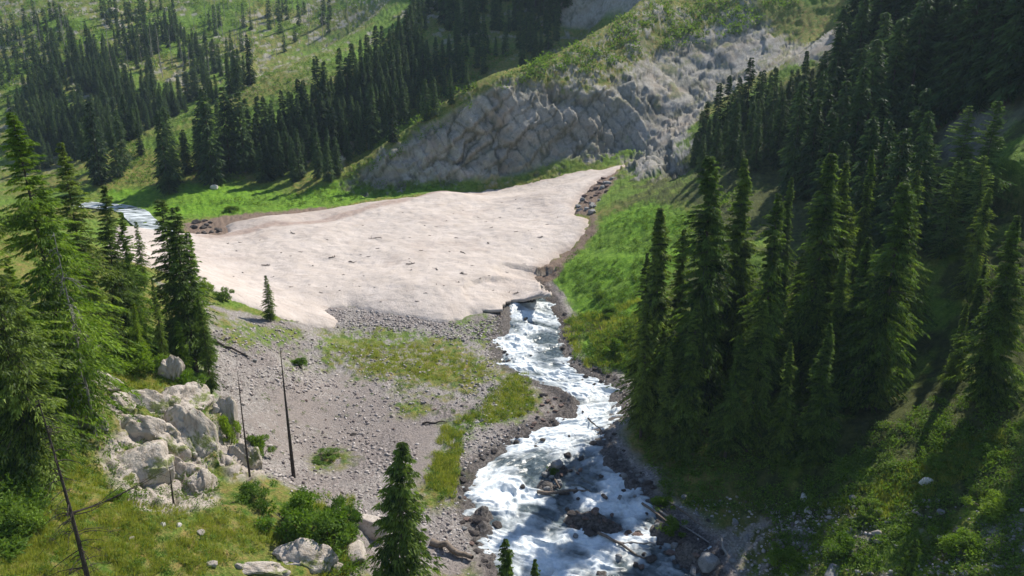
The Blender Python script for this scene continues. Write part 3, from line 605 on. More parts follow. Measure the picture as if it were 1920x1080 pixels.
def shrub_mesh(nm, r, h, n, lf, seed, mat):
    g = np.random.default_rng(seed); lobes = []; paths = []; rads = []
    for i in range(17):
        a = g.random() * 6.3; q = g.random() ** .6 * r * .95; c = np.array([q * math.cos(a), q * math.sin(a), h * g.uniform(.15, 1.05) * (1 - .45 * q / r)]); s = r * g.uniform(.13, .36); lobes.append((*c, s, s * h / r * .62))
        paths.append(np.array([[c[0] * .1, c[1] * .1, -.3], c * [.5, .5, .6], c])); rads.append(np.array([.035, .022, .008]) * r)
    V, Fc, lv = lobes_cloud(lobes, n, lf, g); TV, TF = tubes(paths, rads, 4)
    return mesh_np(nm + '_foliage', V, Fc, False, dict(leaf=lv), [mat]), mesh_np(nm + '_stem', TV, TF, True, None, [M_bark])
def dead_mesh(nm, H, seed, nb=60, bl=.12, mat=None, r0=.012, t0=.15, twigs=3, droop=.25, lean=0.02, split=False):
    g = np.random.default_rng(seed); tt = np.linspace(0, 1, 9); ax = lambda t: np.stack([lean * H * np.sin(t * 2.5 + seed), lean * H * np.cos(t * 2.1 + seed) - lean * H, t * H], -1)
    tp, tr_ = [ax(tt) + [0, 0, -.01 * H]], [r0 * H * (1 - tt * .85)]; br = []
    for i in range(nb):
        t = t0 + (1 - t0) * g.random(); a = g.random() * 6.3; Lb = bl * H * (1.1 - t) * g.uniform(.3, 1.3); s = np.linspace(0, 1, 5); o = ax(t)
        zz = Lb * (g.uniform(-.1, .35) * s - droop * s ** 2) ; aw = a + .5 * g.normal() * s
        p = np.stack([o[0] + Lb * s * np.cos(aw), o[1] + Lb * s * np.sin(aw), o[2] + zz], -1); ps, rs = [p], [(.0016 * H + .012) * (1 - .8 * s) * g.uniform(.6, 1.2)]
        for k in range(twigs):
            q = p[1 + k % 4]; d = np.array([math.cos(a + g.normal()), math.sin(a + g.normal()), g.uniform(-.8, .3)]) * Lb * .35 * g.random()
            ps.append(np.array([q, q + d * .5, q + d + [0, 0, -.05]])); rs.append(np.array([.5, .35, .15]) * (.0012 * H + .012))
        br.append((ps, rs))
    if split:
        return mesh_np(nm + '_trunk', *tubes(tp, tr_, 8), True, None, [mat]), [mesh_np('bough', *tubes(ps, rs, 4), True, None, [mat]) for ps, rs in br]
    for ps, rs in br: tp += ps; tr_ += rs
    return mesh_np(nm, *tubes(tp, tr_, 4), True, None, [mat])
def rock_mesh(nm, seed, mat, flat=.7, ang=.5, n=3):
    import bmesh
    bm = bmesh.new(); bmesh.ops.create_icosphere(bm, subdivisions=n + 1, radius=1); me = bpy.data.meshes.new(nm); bm.to_mesh(me); bm.free()
    V = np.empty(len(me.vertices) * 3); me.vertices.foreach_get('co', V); V = V.reshape(-1, 3); g = np.random.default_rng(seed)
    for k in range(11):                                 # cleave flat faces
        d = g.normal(0, 1, 3); d /= np.linalg.norm(d); c = g.uniform(.5, .85); e = V @ d - c; V = V - np.outer(np.maximum(e, 0) * .92, d)
    V *= 1 + .10 * fbm(V[:, 0] * 2.2 + seed, V[:, 1] * 2.2, V[:, 2] * 2.2, 4, seed)[:, None]; V *= [1, g.uniform(.7, .95), flat]
    me.vertices.foreach_set('co', V.ravel().astype(np.float32)); me.materials.append(mat)
    me.polygons.foreach_set('use_smooth', np.ones(len(me.polygons), bool)); me.update(); return me

# ------------------------------------------------------------ tree stock
BIG = [(spruce_mesh('tall_spruce', 36, 8.6, (1000, 760, 900, 640)[i], 74, .60, seed=11 + i, mat=M_spruce, prof=(.78, .66, .85, .72)[i], clump=(.75, .95, .85, 1.05)[i], weep=.9, bare=(.03, .10, .05, .14)[i], droop=(.55, .7, .45, .6)[i]), 36) for i in range(4)]
LFT = [(spruce_mesh('bright_spruce', 24, (8.6, 7.0, 7.4)[i], 620, 80, .38, seed=31 + i, mat=(M_bright, M_spruce, M_bright)[i], prof=.75, clump=.9, weep=.8, droop=(.6, .45, .5)[i], bare=.05), 24) for i in range(3)]
SLM = [(spruce_mesh('slim_spruce', 20, 5.2, 420, 50, .42, seed=51 + i, mat=M_bright if i == 0 else M_spruce, prof=.6, clump=.6, weep=.7, bare=.12), 20) for i in range(3)]
FOR = [(spruce_mesh('foreground_spruce', 14, 5.4, 420, 60, .42, seed=71 + i, mat=M_spruce, prof=.72, clump=.55, weep=.9, bare=.03), 14) for i in range(2)]
MID = [(spruce_mesh('spruce_tree', 20, 5.6, 300, 16, 1.0, seed=91 + i, mat=M_far, prof=.62, clump=.4, weep=.6, wood=False, single=True), 20) for i in range(5)]
FAR = [(spruce_mesh('spruce_tree', 18, 5.0, 130, 11, 1.5, seed=111 + i, mat=M_far, prof=.65, clump=.4, weep=.5, wood=False, single=True), 18) for i in range(4)]
BRD = [(spruce_mesh('pale_tree', 17, 7.5, 420, 70, .46, seed=131 + i, mat=M_larch, prof=.6, clump=1.1, weep=.3, droop=.25, bare=.04), 17) for i in range(3)]
SHR = [shrub_mesh('shrub', 1.0, 1.1, 5200, .085, 151 + i, M_leaf) for i in range(3)]
SHD = [shrub_mesh('dark_shrub', 1.0, 1.1, 5200, .085, 161 + i, M_bright) for i in range(2)]
DED = [dead_mesh('dead_tree', 16, 171 + i, 46, .10, M_dead, .010, .2, 1) for i in range(4)]

def top_place(px, py, Y):
    x, y, zt = atY(px, py, Y); zg = gz(x, y); return x, y, zg, zt - zg
def tree(name, stock, px, py, Y, label, cat='tree', group=None, wf=1.0, rz=None):
    (mc, mt), H0 = stock; x, y, zg, h = top_place(px, py, Y); h = max(h, 2.)
    o = things(name, (x, y, zg - .15), label, cat, group, rz if rz is not None else random.random() * 6.3, (h / H0 * wf, h / H0 * wf, h / H0))
    o.rotation_euler = (random.uniform(-.03, .03), random.uniform(-.03, .03), o.rotation_euler.z)
    link('crown', mc, o); link('trunk', mt, o); return o

# ------------------------------------------------------------ right bank: the tall near spruces
G1 = 'tall spruces on the right bank'
for i, (px, py, Y, wf, lab) in enumerate([
    (1252, 385, 83, 1.0, 'dark spruce nearest the river and the snow, leftmost of the tall right bank spruces'),
    (1331, 288, 80, .95, 'tall spruce with a sharp sunlit tip, second from the left on the right bank'),
    (1408, 292, 84, .85, 'slim tall spruce rising behind its neighbours, third tip from the left on the right bank'),
    (1450, 355, 78, .85, 'spruce with hanging sprays, shorter neighbour right of the third tall tip'),
    (1382, 430, 88, .9, 'half hidden spruce filling the gap between the second and third tall tips'),
    (1556, 285, 80, .95, 'left one of the twin tall spruces in the middle of the right bank stand'),
    (1594, 300, 84, .85, 'right one of the twin tall spruces in the middle of the right bank stand'),
    (1506, 470, 90, .9, 'shaded spruce in the dark gap left of the twin tall spruces'),
    (1647, 278, 93, .6, 'thin grey green spruce tip standing right of the twin tall spruces'),
    (1692, 338, 73, 1.0, 'broad spruce with a sunlit right flank reaching down to the grassy clearing'),
    (1628, 440, 75, .95, 'very dark spruce just left of the broad one with the sunlit flank'),
    (1738, 318, 84, .9, 'bright green spruce directly behind the broad one with the sunlit flank'),
    (1812, 565, 72, .85, 'short young spruce in front of the dark hollow by the grassy clearing'),
    (1857, 350, 84, .9, 'dark spruce below the pale crowned trees near the right edge'),
    (1918, 400, 66, 1.1, 'big black green spruce cut by the right edge of the photo'),
    (1215, 560, 80, .75, 'low dark spruce at the foot of the leftmost tall one beside the water'),
    (1300, 560, 76, .9, 'dark spruce in front, between the two leftmost tall tips'),
    (1430, 560, 72, .95, 'shaded spruce at the front foot of the stand above the gravel'),
    (1560, 600, 68, 1.0, 'low spruce at the front foot of the twin tall spruces'),
    (1530, 400, 92, .9, 'spruce tip peeping out left of the twin tall spruces, lower than both'),
    (1480, 330, 98, .8, 'pointed spruce behind the stand in the wide gap left of the twin tall spruces'),
    (1660, 500, 79, .9, 'spruce with dark hanging boughs in front of the thin grey green tip'),
    (1590, 470, 76, .9, 'shaded spruce directly before the right one of the twin tall spruces'),
    (1380, 620, 72, .9, 'low spruce leaning over the gravel at the foot of the second tall tip'),
    (1800, 420, 96, .8, 'dim spruce rising between the bright green spruce and the dark hollow'),
    (1345, 450, 84, .9, 'spruce tucked between the second and third tall tips, half their height'),
    (1260, 640, 76, .8, 'lowest spruce at the water side of the stand, under the leftmost tall one'),
    (1290, 430, 86, .8, 'narrow spruce squeezed between the two leftmost tall tips, its tip below theirs'),
    (1355, 380, 90, .7, 'thin spruce tip just behind and right of the second tall tip'),
    (1540, 520, 78, .8, 'narrow dark spruce under the left one of the twin tall spruces'),
    (1715, 420, 80, .8, 'narrow spruce right against the broad one with the sunlit flank'),
    (1600, 380, 95, .7, 'thin spruce hardly showing behind the right one of the twin tall spruces'),
    (1465, 500, 80, .8, 'narrow dark spruce below the one with hanging sprays'),
    (1665, 620, 72, .8, 'short spruce at the foot of the broad one with the sunlit flank'),
    (1850, 480, 80, .8, 'dim narrow spruce in the dark hollow left of the edge spruce'),
    (1225, 470, 88, .7, 'thin spruce on the river side just behind the leftmost tall one'),
    (1490, 640, 70, .9, 'small shaded spruce at the front between the twins and the left group'),
]):
    tree('spruce_tree', BIG[i % 4], px, py, Y, lab, 'spruce', G1, wf * 1.2)
for i, (px, py, Y, wf, lab) in enumerate([
    (1818, 196, 100, .8, 'pale green tree with a pointed crown, tallest of the light crowned group at upper right'),
    (1868, 186, 96, .75, 'light green tree with loose boughs left of the right edge above the rock slope'),
    (1752, 268, 98, .75, 'rounded yellow green tree on the left of the light crowned group at upper right'),
    (1722, 292, 104, .7, 'small pale tree leftmost in the light crowned group'),
    (1795, 300, 92, .8, 'yellow green tree in the middle front of the light crowned group'),
    (1850, 290, 90, .75, 'light green tree in front of the tallest pale one near the right edge'),
]):
    tree('pale_tree', BRD[i % 3], px, py, Y, lab, 'tree', 'light crowned trees at upper right', wf)

# ------------------------------------------------------------ left slope
for i, (px, py, Y, wf, k, lab) in enumerate([
    (30, 205, 58, 1.05, 0, 'big bright green spruce with drooping boughs at the left edge'),
    (-40, 300, 50, 1.1, 1, 'bright spruce cut by the left edge, in front of the biggest one'),
    (75, 330, 62, .95, 2, 'bright green spruce with hanging sprays in front of the dark one on the left slope'),
    (118, 262, 70, .95, 1, 'dark green spruce behind the pale bare snag on the left slope'),
    (182, 345, 74, .95, 1, 'spruce with a thin visible trunk right of the pale bare snag'),
    (222, 395, 76, .9, 2, 'drooping spruce at the right border of the left stand, beside the upper river'),
    (20, 480, 52, .9, 2, 'low bright spruce boughs at the left edge under the big spruce'),
    (245, 560, 70, .7, 2, 'feathery spruce standing low before the scree at the edge of the left stand'),
]):
    tree('spruce_tree', LFT[k], px, py, Y, lab, 'spruce', 'bright spruces of the left stand', wf)
for i, (px, py, Y, wf, k, lab) in enumerate([
    (302, 372, 84, 1.35, 1, 'dark leafy spruce left of a tight pair standing in front of the snow'),
    (328, 384, 82, 1.15, 2, 'taller dark spruce right of a tight pair standing in front of the snow'),
    (352, 430, 83, .85, 0, 'slender bright spruce leaning against the pair before the snow'),
    (372, 545, 78, .7, 2, 'thin half bare spruce at the scree edge below the pair'),
    (285, 520, 76, .55, 1, 'thin reddish half dead spruce left of the pair before the snow'),
    (335, 600, 76, .95, 0, 'bushy young spruce under the pair, above the pale rocks'),
    (252, 412, 96, .8, 1, 'small spruce in front of the upper river bend'),
    (498, 515, 107, 1.2, 1, 'lone small dark spruce standing before the snow on the scree crest'),
]):
    tree('spruce_tree', SLM[k], px, py, Y, lab, 'spruce', None, wf)
for (px, py, Y, wf, k, lab) in [
    (742, 822, 47, 1.0, 0, 'foreground spruce with open drooping boughs between the gravel and the grassy knoll'),
    (952, 1008, 50, .8, 1, 'tip of a young spruce poking up before the white water at the bottom'),
    (1008, 1046, 49, .6, 0, 'thinnest small spruce tip poking up before the water at the bottom'),
    (1712, 1000, 47, .8, 1, 'young spruce in the shaded scrub at the bottom right'),
]:
    tree('spruce_tree', FOR[k], px, py, Y, lab, 'spruce', None, wf)
def snag(mesh, H0, px, py, Y, label, wf=1., group=None, rz=0., tilt=None):
    x, y, zg, h = top_place(px, py, Y); o = things('dead_tree', (x, y, zg - .15), label, 'dead tree', group, rz, (h / H0 * wf, h / H0 * wf, h / H0))
    if tilt: o.rotation_euler = (tilt[0], tilt[1], rz)
    link('trunk', mesh[0], o)
    for b in mesh[1]: link('bough', b, o)
    return o
SN1 = dead_mesh('bare_snag', 12, 201, 60, .20, M_char, .012, .12, 9, .5, .010, True)
SN2 = dead_mesh('pale_snag', 12, 202, 48, .17, M_dead, .008, .25, 14, 1.0, .012, True)
POL = dead_mesh('bare_pole', 14, 203, 26, .06, M_char, .014, .3, 1, .2, .004, True)
PL2 = dead_mesh('bare_pole', 14, 204, 34, .06, M_char, .011, .1, 2, .2, .006, True)
STB = dead_mesh('broken_stub', 14, 205, 3, .03, M_char, .012, .4, 0, .2, .006, True)
snag(SN1, 12, 100, 735, 39.5, 'near black dead spruce with bare twigs on the grassy slope at lower left', 1.0, None, .4, (0, -.06))
snag(SN2, 12, 106, 425, 57, 'pale grey dead tree with a tangle of drooping twigs among the left spruces', 1.0)
snag(POL, 14, 527, 652, 69, 'charred bare pole without boughs standing on the gravel', 1.1)
snag(PL2, 14, 446, 690, 64, 'thin greyish bare trunk beside the pale rock lobe')
snag(STB, 14, 317, 872, 55, 'short broken stub of trunk in front of the pale boulders', 2.4)
# dead boughs reaching right from the black dead spruce
g = np.random.default_rng(9); paths, rads = [], []
p0 = np.array(atY(125, 965, 39.7))
for (px, py, Y) in ((300, 882, 43), (232, 905, 42), (325, 872, 44), (205, 935, 41)):
    p1 = np.array(atY(px, py, Y)); s = np.linspace(0, 1, 8)[:, None]; p = p0 + (p1 - p0) * s + np.array([0, 0, -.35]) * np.sin(s * 3.1) + g.normal(0, .03, (8, 3)); paths.append(p); rads.append(.045 * (1 - s[:, 0] * .8))
    for k in range(3, 8): d = g.normal(0, .35, 3); paths.append(np.array([p[k], p[k] + d * .5, p[k] + d])); rads.append(np.array([.015, .01, .004]))
sn = [o for o in scene.objects if o.name.startswith('dead_tree')][0]
bpy.context.view_layer.update(); MI = sn.matrix_world.inverted()
main = [k for k, p in enumerate(paths) if len(p) == 8] + [len(paths)]
for a_, b_ in zip(main[:-1], main[1:]):
    ob = link('bough', mesh_np('bough', *tubes(paths[a_:b_], rads[a_:b_], 5), True, None, [M_char]), sn); ob.matrix_parent_inverse = MI

# ------------------------------------------------------------ forests on the far slopes
def inpoly(P, x, y):
    return polydist(np.array(P, float), x, y) > 0
def scatter_px(P, n, sep, seed, tries=40):
    g = np.random.default_rng(seed); P = np.array(P, float); lo, hi = P.min(0), P.max(0); out = []
    c = g.uniform(lo, hi, (n * tries, 2)); c = c[polydist(P, c[:, 0], c[:, 1]) > 0]
    for q in c:
        if len(out) >= n: break
        if all(abs(q[0] - o[0]) + .6 * abs(q[1] - o[1]) > sep for o in out[-400:]): out.append(q)
    return out
cand = []
def forest(P, n, sep, seed, hlo, hhi, lab, group, stock, wf=1.0):
    g = np.random.default_rng(seed)
    far_ = 'far mountain' in group
    for q in scatter_px(P, int(n * (1.5 if far_ else 1.15)), sep * (.8 if far_ else .92), seed):
        if vnoise(np.array([q[0] * .022]), np.array([q[1] * .03]), None, 5)[0] + .35 * g.normal() < (-.30 if 'far mountain' in group else -9): continue
        w = gpx(q[0], q[1])
        if w is None or w[1] < 75: continue
        h = g.uniform(hlo, hhi) * g.uniform(.75, 1.1); cand.append((h / w[1], w, h, lab, group, stock, wf * g.uniform(.8, 1.2), g.random() * 6.3, int(g.integers(0, 99))))
LB = 'spruce in the thick dark wood on the sunlit far mountain at upper left'
forest([(60, 150), (120, 110), (250, 100), (330, 60), (420, 130), (480, 160), (400, 195), (300, 240), (200, 285), (120, 315), (40, 330), (20, 240)], 210, 11, 1, 8, 15, LB, 'dark wood on the far mountain', MID)
forest([(60, 200), (200, 160), (330, 150), (400, 185), (250, 258), (120, 312)], 100, 9, 21, 9, 15, LB, 'dark wood on the far mountain', MID)
forest([(180, 20), (330, 10), (330, 90), (220, 100)], 40, 8, 2, 8, 12, 'small spruce on the high far slope near the pale rock', 'spruces high on the far mountain', FAR)
forest([(0, 60), (120, 30), (160, 90), (60, 140), (0, 170)], 40, 9, 22, 8, 12, 'spruce on the high far slope at the top left corner', 'spruces at the top left corner', FAR)
forest([(380, 40), (620, 10), (640, 70), (480, 140), (380, 110)], 24, 16, 3, 8, 13, 'scattered spruce among dead trunks on the high far slope', 'scattered spruces on the far mountain', FAR)
for q, lb in (((190, 345, 22), 'tall lit spruce on the flat closest to the left stand, by the far river'), ((178, 320, 15), 'shorter spruce behind the tall one closest to the left stand'), ((232, 318, 16), 'spruce of middle height just right of the tall one by the far river'), ((222, 330, 13), 'small spruce between the two taller ones by the far river'), ((265, 290, 9), 'small spruce alone on the open grass of the spur'),
        ((318, 362, 21), 'tallest spruce of the trio before the grassy spur'), ((326, 345, 20), 'second spruce of the trio before the grassy spur, right behind the tallest'), ((310, 350, 14), 'shortest spruce of the trio before the grassy spur'), ((400, 345, 25), 'very tall pointed spruce standing above the white boulder on the green flat'), ((392, 330, 21), 'spruce right behind the very tall one above the white boulder'),
        ((432, 325, 23), 'dense tall spruce at the left end of the shadowed wood'), ((447, 318, 20), 'spruce touching the dense tall one at the left end of the shadowed wood'), ((460, 322, 22), 'last lit spruce before the dark shadow of the wood'), ((375, 318, 14), 'short spruce left behind the very tall pointed one'), ((352, 325, 12), 'short spruce between the trio and the very tall pointed one'),
        ((345, 300, 8), 'tiny spruce on the grassy spur above the trio'), ((418, 300, 16), 'spruce up the slope between the very tall pointed one and the wood'), ((470, 300, 17), 'spruce at the corner where the grassy spur meets the shadow')):
    w = gpx(q[0], q[1]); cand.append((9, w, q[2], lb, 'spruces on the grassy spur', MID, 1.0, q[0] * 1., q[0]))
LD = 'spruce in the shadowed wood behind the grey rock wall'
forest([(470, 335), (490, 285), (565, 240), (650, 180), (710, 135), (770, 90), (800, 110), (700, 200), (620, 240), (500, 290)], 80, 14, 4, 10, 17, LD, 'shadowed wood behind the rock wall', MID)
forest([(640, 290), (700, 200), (800, 120), (850, 70), (980, 40), (1060, 60), (1040, 110), (940, 140), (860, 195), (760, 255), (680, 300)], 60, 17, 5, 8, 15, 'spruce spaced out on the shaded grass just above the crest of the grey rock wall', 'spaced spruces above the rock wall crest', MID)
forest([(760, 60), (800, -30), (1080, -20), (1050, 50), (900, 70)], 50, 15, 6, 12, 18, 'spruce at the top of the shadowed slope, near the upper edge of the photo', 'spruces at the top of the shadowed slope', MID)
forest([(490, 345), (500, 300), (580, 240), (680, 190), (760, 160), (800, 140), (760, 230), (680, 290), (620, 340)], 60, 13, 44, 10, 16, LD, 'shadowed wood behind the rock wall', MID)
LR = 'spruce in the dark wood on the right slope beside the steep grey rock'
forest([(1290, 330), (1320, 270), (1400, 225), (1500, 200), (1560, 190), (1500, 300), (1420, 330)], 46, 20, 7, 9, 14, 'shaded spruce at the foot of the rocky mountain above the green bank', 'spruces below the rocky mountain', MID)
forest([(1560, 200), (1600, 80), (1700, 30), (1960, 30), (1960, 170), (1720, 250), (1520, 340)], 90, 24, 8, 17, 25, LR, 'dark wood on the right slope', MID)
forest([(1480, 350), (1700, 340), (1740, 400), (1700, 480), (1500, 440)], 15, 32, 9, 15, 22, 'black green spruce in the deep shade just behind the tall right bank spruces', 'shaded spruces behind the tall stand', MID)
forest([(1640, -120), (1960, -120), (1960, 20), (1660, 30)], 30, 24, 10, 17, 24, 'spruce at the very top of the right slope, cut by the upper edge', 'spruces along the top right edge', MID)
cand.sort(key=lambda c: -c[0]); NIND = 300 - 46
rest = cand[NIND:]
from collections import defaultdict
_gr = defaultdict(list); ORD = 'first second third fourth fifth sixth seventh eighth ninth tenth eleventh twelfth thirteenth fourteenth fifteenth'.split()
for i_, c in enumerate(cand[:NIND]): _gr[c[4]].append(i_)
for gname, what in (('spaced spruces above the rock wall crest', 'spaced spruce on the shaded grass above the rock wall crest, {} from the left'), ('spruces at the top of the shadowed slope', 'spruce at the top of the shadowed slope by the upper edge, {} from the left'), ('shaded spruces behind the tall stand', 'black green spruce in deep shade behind the tall stand, {} from the left')):
    ids = sorted(_gr[gname], key=lambda i: cand[i][1][0] / cand[i][1][1])
    if len(ids) <= 15:
        for k_, i_ in enumerate(ids): c = list(cand[i_]); c[3] = what.format(ORD[k_]); cand[i_] = tuple(c)
ZN = {'dark wood on the right slope': [(1660, ', at its left end by bare rock'), (1800, ', in the middle of it'), (9999, ', near the right edge')],
      'spruces below the rocky mountain': [(1400, ', left half of them'), (9999, ', right half of them')], 'shadowed wood behind the rock wall': [(600, ', lower left end'), (700, ', middle part'), (9999, ', upper right end')]}
for i_, c in enumerate(cand[:NIND]):
    if c[4] in ZN:
        px_ = 960 + FPX * c[1][0] / (c[1][1] * CP - (c[1][2] - CAMH) * SP)
        for lim, tx in ZN[c[4]]:
            if px_ < lim: c = list(c); c[3] = c[3].replace('shaded spruce at the foot', 'spruce at the foot').replace(' above the green bank', '').replace(' beside the steep grey rock', '') + tx; c[4] = c[4] + tx; cand[i_] = tuple(c); break
for c in cand[:NIND]:
    _, w, h, lab, grp, st, wf, rz, k = c; me, H0 = st[k % len(st)]
    things('spruce_tree', (w[0], w[1], w[2] - .3), lab, 'spruce', grp, rz, (h / H0 * wf, h / H0 * wf, h / H0), me)
def merged(name, mat_list, items, kind='stuff'):       # items: (mesh, location, scale xyz, rz)
    VV, FF, LL, MM, o = [], [], [], [], 0; cache = {}
    for me, loc, sc, rz in items:
        if me.name not in cache:
            v = np.empty(len(me.vertices) * 3, np.float32); me.vertices.foreach_get('co', v)
            f = np.empty(len(me.loops), np.int32); me.loops.foreach_get('vertex_index', f)
            l = np.zeros(len(me.vertices), np.float32)
            if 'leaf' in me.attributes: me.attributes['leaf'].data.foreach_get('value', l)
            mi = np.empty(len(me.polygons), np.int32); me.polygons.foreach_get('material_index', mi); cache[me.name] = (v.reshape(-1, 3), f.reshape(len(me.polygons), -1), l, mi)
        v, f, l, mi = cache[me.name]; c, s = math.cos(rz), math.sin(rz); v = v * np.array(sc)
        VV.append(np.stack([v[:, 0] * c - v[:, 1] * s, v[:, 0] * s + v[:, 1] * c, v[:, 2]], 1) + np.array(loc)); FF.append(f + o); LL.append(l); MM.append(mi); o += len(v)
    return link(name, mesh_np(name, np.concatenate(VV), np.concatenate(FF), False, dict(leaf=np.concatenate(LL)), mat_list, np.concatenate(MM)), kind=kind)
merged('distant_forest', [M_far, M_bark], [(c[5][c[8] % len(c[5])][0], (c[1][0], c[1][1], c[1][2] - .3), (c[2] / c[5][c[8] % len(c[5])][1] * c[6],) * 2 + (c[2] / c[5][c[8] % len(c[5])][1],), c[7]) for c in rest])
print('spruces', len(cand), 'merged', len(rest))
# grey dead trunks high on the far mountain
for P, n, lab, grp in (([(0, 20), (130, 20), (150, 90), (60, 130), (0, 110)], 22, 'grey dead trunk high on the far slope at the top left corner', 'dead trunks at the top left corner'),
                       ([(340, 20), (680, 0), (640, 80), (480, 130), (350, 110)], 46, 'grey dead trunk standing on the bright far slope at the top', 'dead trunks on the bright far slope'),
                       ([(150, 80), (330, 100), (400, 150), (300, 180), (150, 150)], 24, 'grey dead trunk in the thick wood on the far mountain', 'dead trunks in the far wood')):
    for i, q in enumerate(scatter_px(P, n, 9, 300 + n)):
        w = gpx(*q); h = random.uniform(8, 15); me = DED[i % 4]
        things('dead_tree', (w[0], w[1], w[2] - .2), lab, 'dead tree', grp, random.random() * 6.3, h / 16 * 1.15, me)

# tall spruces just beyond the right edge, whose shade falls over the lower bank
for i, (x, y, h) in enumerate(((66, 70, 30), (72, 92, 35), (48, 52, 22))):
    zz = gz(x, y); o = things('spruce_tree', (x, y, zz - .2), ('tall spruce beyond the right edge, the nearer one above the lower bank', 'tall spruce beyond the right edge, the farther one up the slope', 'shorter spruce beyond the right edge, lowest on the bank')[i], 'spruce', 'spruces beyond the right edge', i * 1.3, (h / 36 * 1.1, h / 36 * 1.1, h / 36))
    link('crown', BIG[i % 4][0][0], o); link('trunk', BIG[i % 4][0][1], o)

# ------------------------------------------------------------ shrubs
def shrub(px, py, r, hgt, stock, label, group=None):
    w = gpx(px, py)
    if w is None: return
    o = things('shrub', (w[0], w[1] + r * .3, w[2] - .15), label, 'shrub', group, random.random() * 6.3, (r, r, hgt))
    link('foliage', stock[0], o); link('stem', stock[1], o)
for px, py, r, h, k, lab in [
    (555, 1010, 3.0, 2.9, 1, 'big dark green shrub at the right shoulder of the grassy knoll'),
    (612, 1035, 2.4, 2.8, 0, 'paler shrub overlapping the right side of the big dark one on the knoll'),
    (480, 940, 1.7, 1.6, 0, 'round green shrub above the big dark one, below the bare trunk'),
    (640, 985, 1.5, 2.2, 0, 'tall light shrub left of the pale boulder by the foreground spruce'),
    (488, 850, 1.8, 1.8, 1, 'green bush on the gravel edge between the two bare trunks'),
    (425, 830, 1.2, 2.4, 1, 'dark bush squeezed between the two pale rock lobes'),
    (415, 562, 1.6, 1.5, 0, 'small bush on the scree crest before the snow, right of the tight spruce pair'),
    (378, 548, 1.8, 1.7, 1, 'dark bush against the foot of the tight spruce pair'),
    (505, 598, 1.0, .7, 1, 'flat bush at the foot of the lone spruce before the snow'),
    (190, 660, 3.2, 2.8, 0, 'wide leafy bush under the left stand above the pale outcrop'),
    (260, 690, 2.4, 2.2, 1, 'darker bush at the top edge of the pale outcrop'),
    (120, 640, 2.6, 2.6, 1, 'deep green bush below the pale bare snag'),
    (40, 760, 2.6, 2.8, 0, 'bright leafy bush at the left edge beside the outcrop'),
    (30, 880, 2.0, 2.4, 0, 'bright bush at the left edge left of the black dead spruce'),
    (70, 830, 1.6, 1.8, 1, 'dense bush just left of the black dead spruce'),
    (20, 1000, 1.5, 1.8, 0, 'lowest bright bush at the left edge'),
    (80, 700, 2.2, 2.2, 0, 'light bush between the left stand and the outcrop'),
    (350, 735, 1.6, 1.8, 1, 'bush behind the crest of the pale outcrop'),
    (215, 940, .8, .7, 1, 'small dark bush at the lower foot of the pale boulders'),
    (1035, 885, .7, .6, 0, 'little green bush on the boulder island in the river'),
    (613, 862, 1.6, .7, 0, 'low green bush alone on the gravel right of the charred pole'),
    (560, 690, 1.2, 1.2, 1, 'dim bush on the gravel above the charred pole'),
    (430, 400, 2.2, 1.6, 1, 'bush on the far bank left of the snow'),
    (1150, 660, 2.0, 1.7, 1, 'dark bush by the water under the bright green bank'),
    (1120, 560, 1.9, 1.3, 1, 'dark bush on the edge of the bright green bank over the snow'),
    (1150, 590, 1.7, 1.2, 1, 'second dark bush further down the edge of the bright green bank'),
    (1850, 850, 1.3, 1.1, 0, 'lit bush on the grassy clearing at right'),
    (1760, 870, 1.2, 1.0, 0, 'lit bush at the middle of the grassy clearing, above the white stone'),
    (1640, 965, 1.2, 1.0, 0, 'lit bush at the left tip of the grassy clearing'),
    (1860, 960, 2.0, 1.5, 1, 'shaded bush below the grassy clearing near the right edge'),
    (1800, 1030, 2.0, 1.5, 1, 'shaded bush at the bottom right'),
    (1480, 1060, 1.8, 1.5, 1, 'shaded bush at the bottom, right of the big grey boulder'),
    (1600, 1040, 1.6, 1.3, 1, 'shaded bush at the bottom beside the young spruce'),
    (1270, 1000, 1.4, 1.2, 1, 'dark bush over the driftwood on the right bank'),
    (1245, 955, 1.2, 1.0, 1, 'dark bush where the driftwood meets the right bank'),
]:
    shrub(px, py, r, h, (SHR if k == 0 else SHD)[(px + py) % 2], lab)

# ------------------------------------------------------------ boulders, logs
RK = dict(p=[rock_mesh('pale_boulder', 401 + i, M_pale, .75) for i in range(3)], g=[rock_mesh('grey_boulder', 411 + i, M_grey, .7) for i in range(3)],
          w=[rock_mesh('wet_boulder', 421 + i, M_wet, .55) for i in range(4)], r=[rock_mesh('reddish_boulder', 431 + i, M_red, .55) for i in range(3)])
M_white = rock_mat('white_stone', (.62, .58, .54), (.74, .70, .66), (.45, .40, .36)); RK['v'] = [rock_mesh('white_boulder', 441 + i, M_white, .65) for i in range(2)]
def boulder(px, py, r, k, label, group=None, sink=.3, name='boulder'):
    w = gpx(px, py)
    if w is None: return
    me = RK[k][int(px * 7 + py) % len(RK[k])]
    if 855 < px < 1360 and py > 570 and w[1] < 130 and w[2] < zfl(w[1]) - .5: w = (w[0], w[1], zfl(w[1]) - .62)
    things(name, (w[0], w[1], w[2] + r * (.35 - sink)), label, 'rock', group, (px * 13 + py) % 6.3, (r, r * .85, r * .9), me)
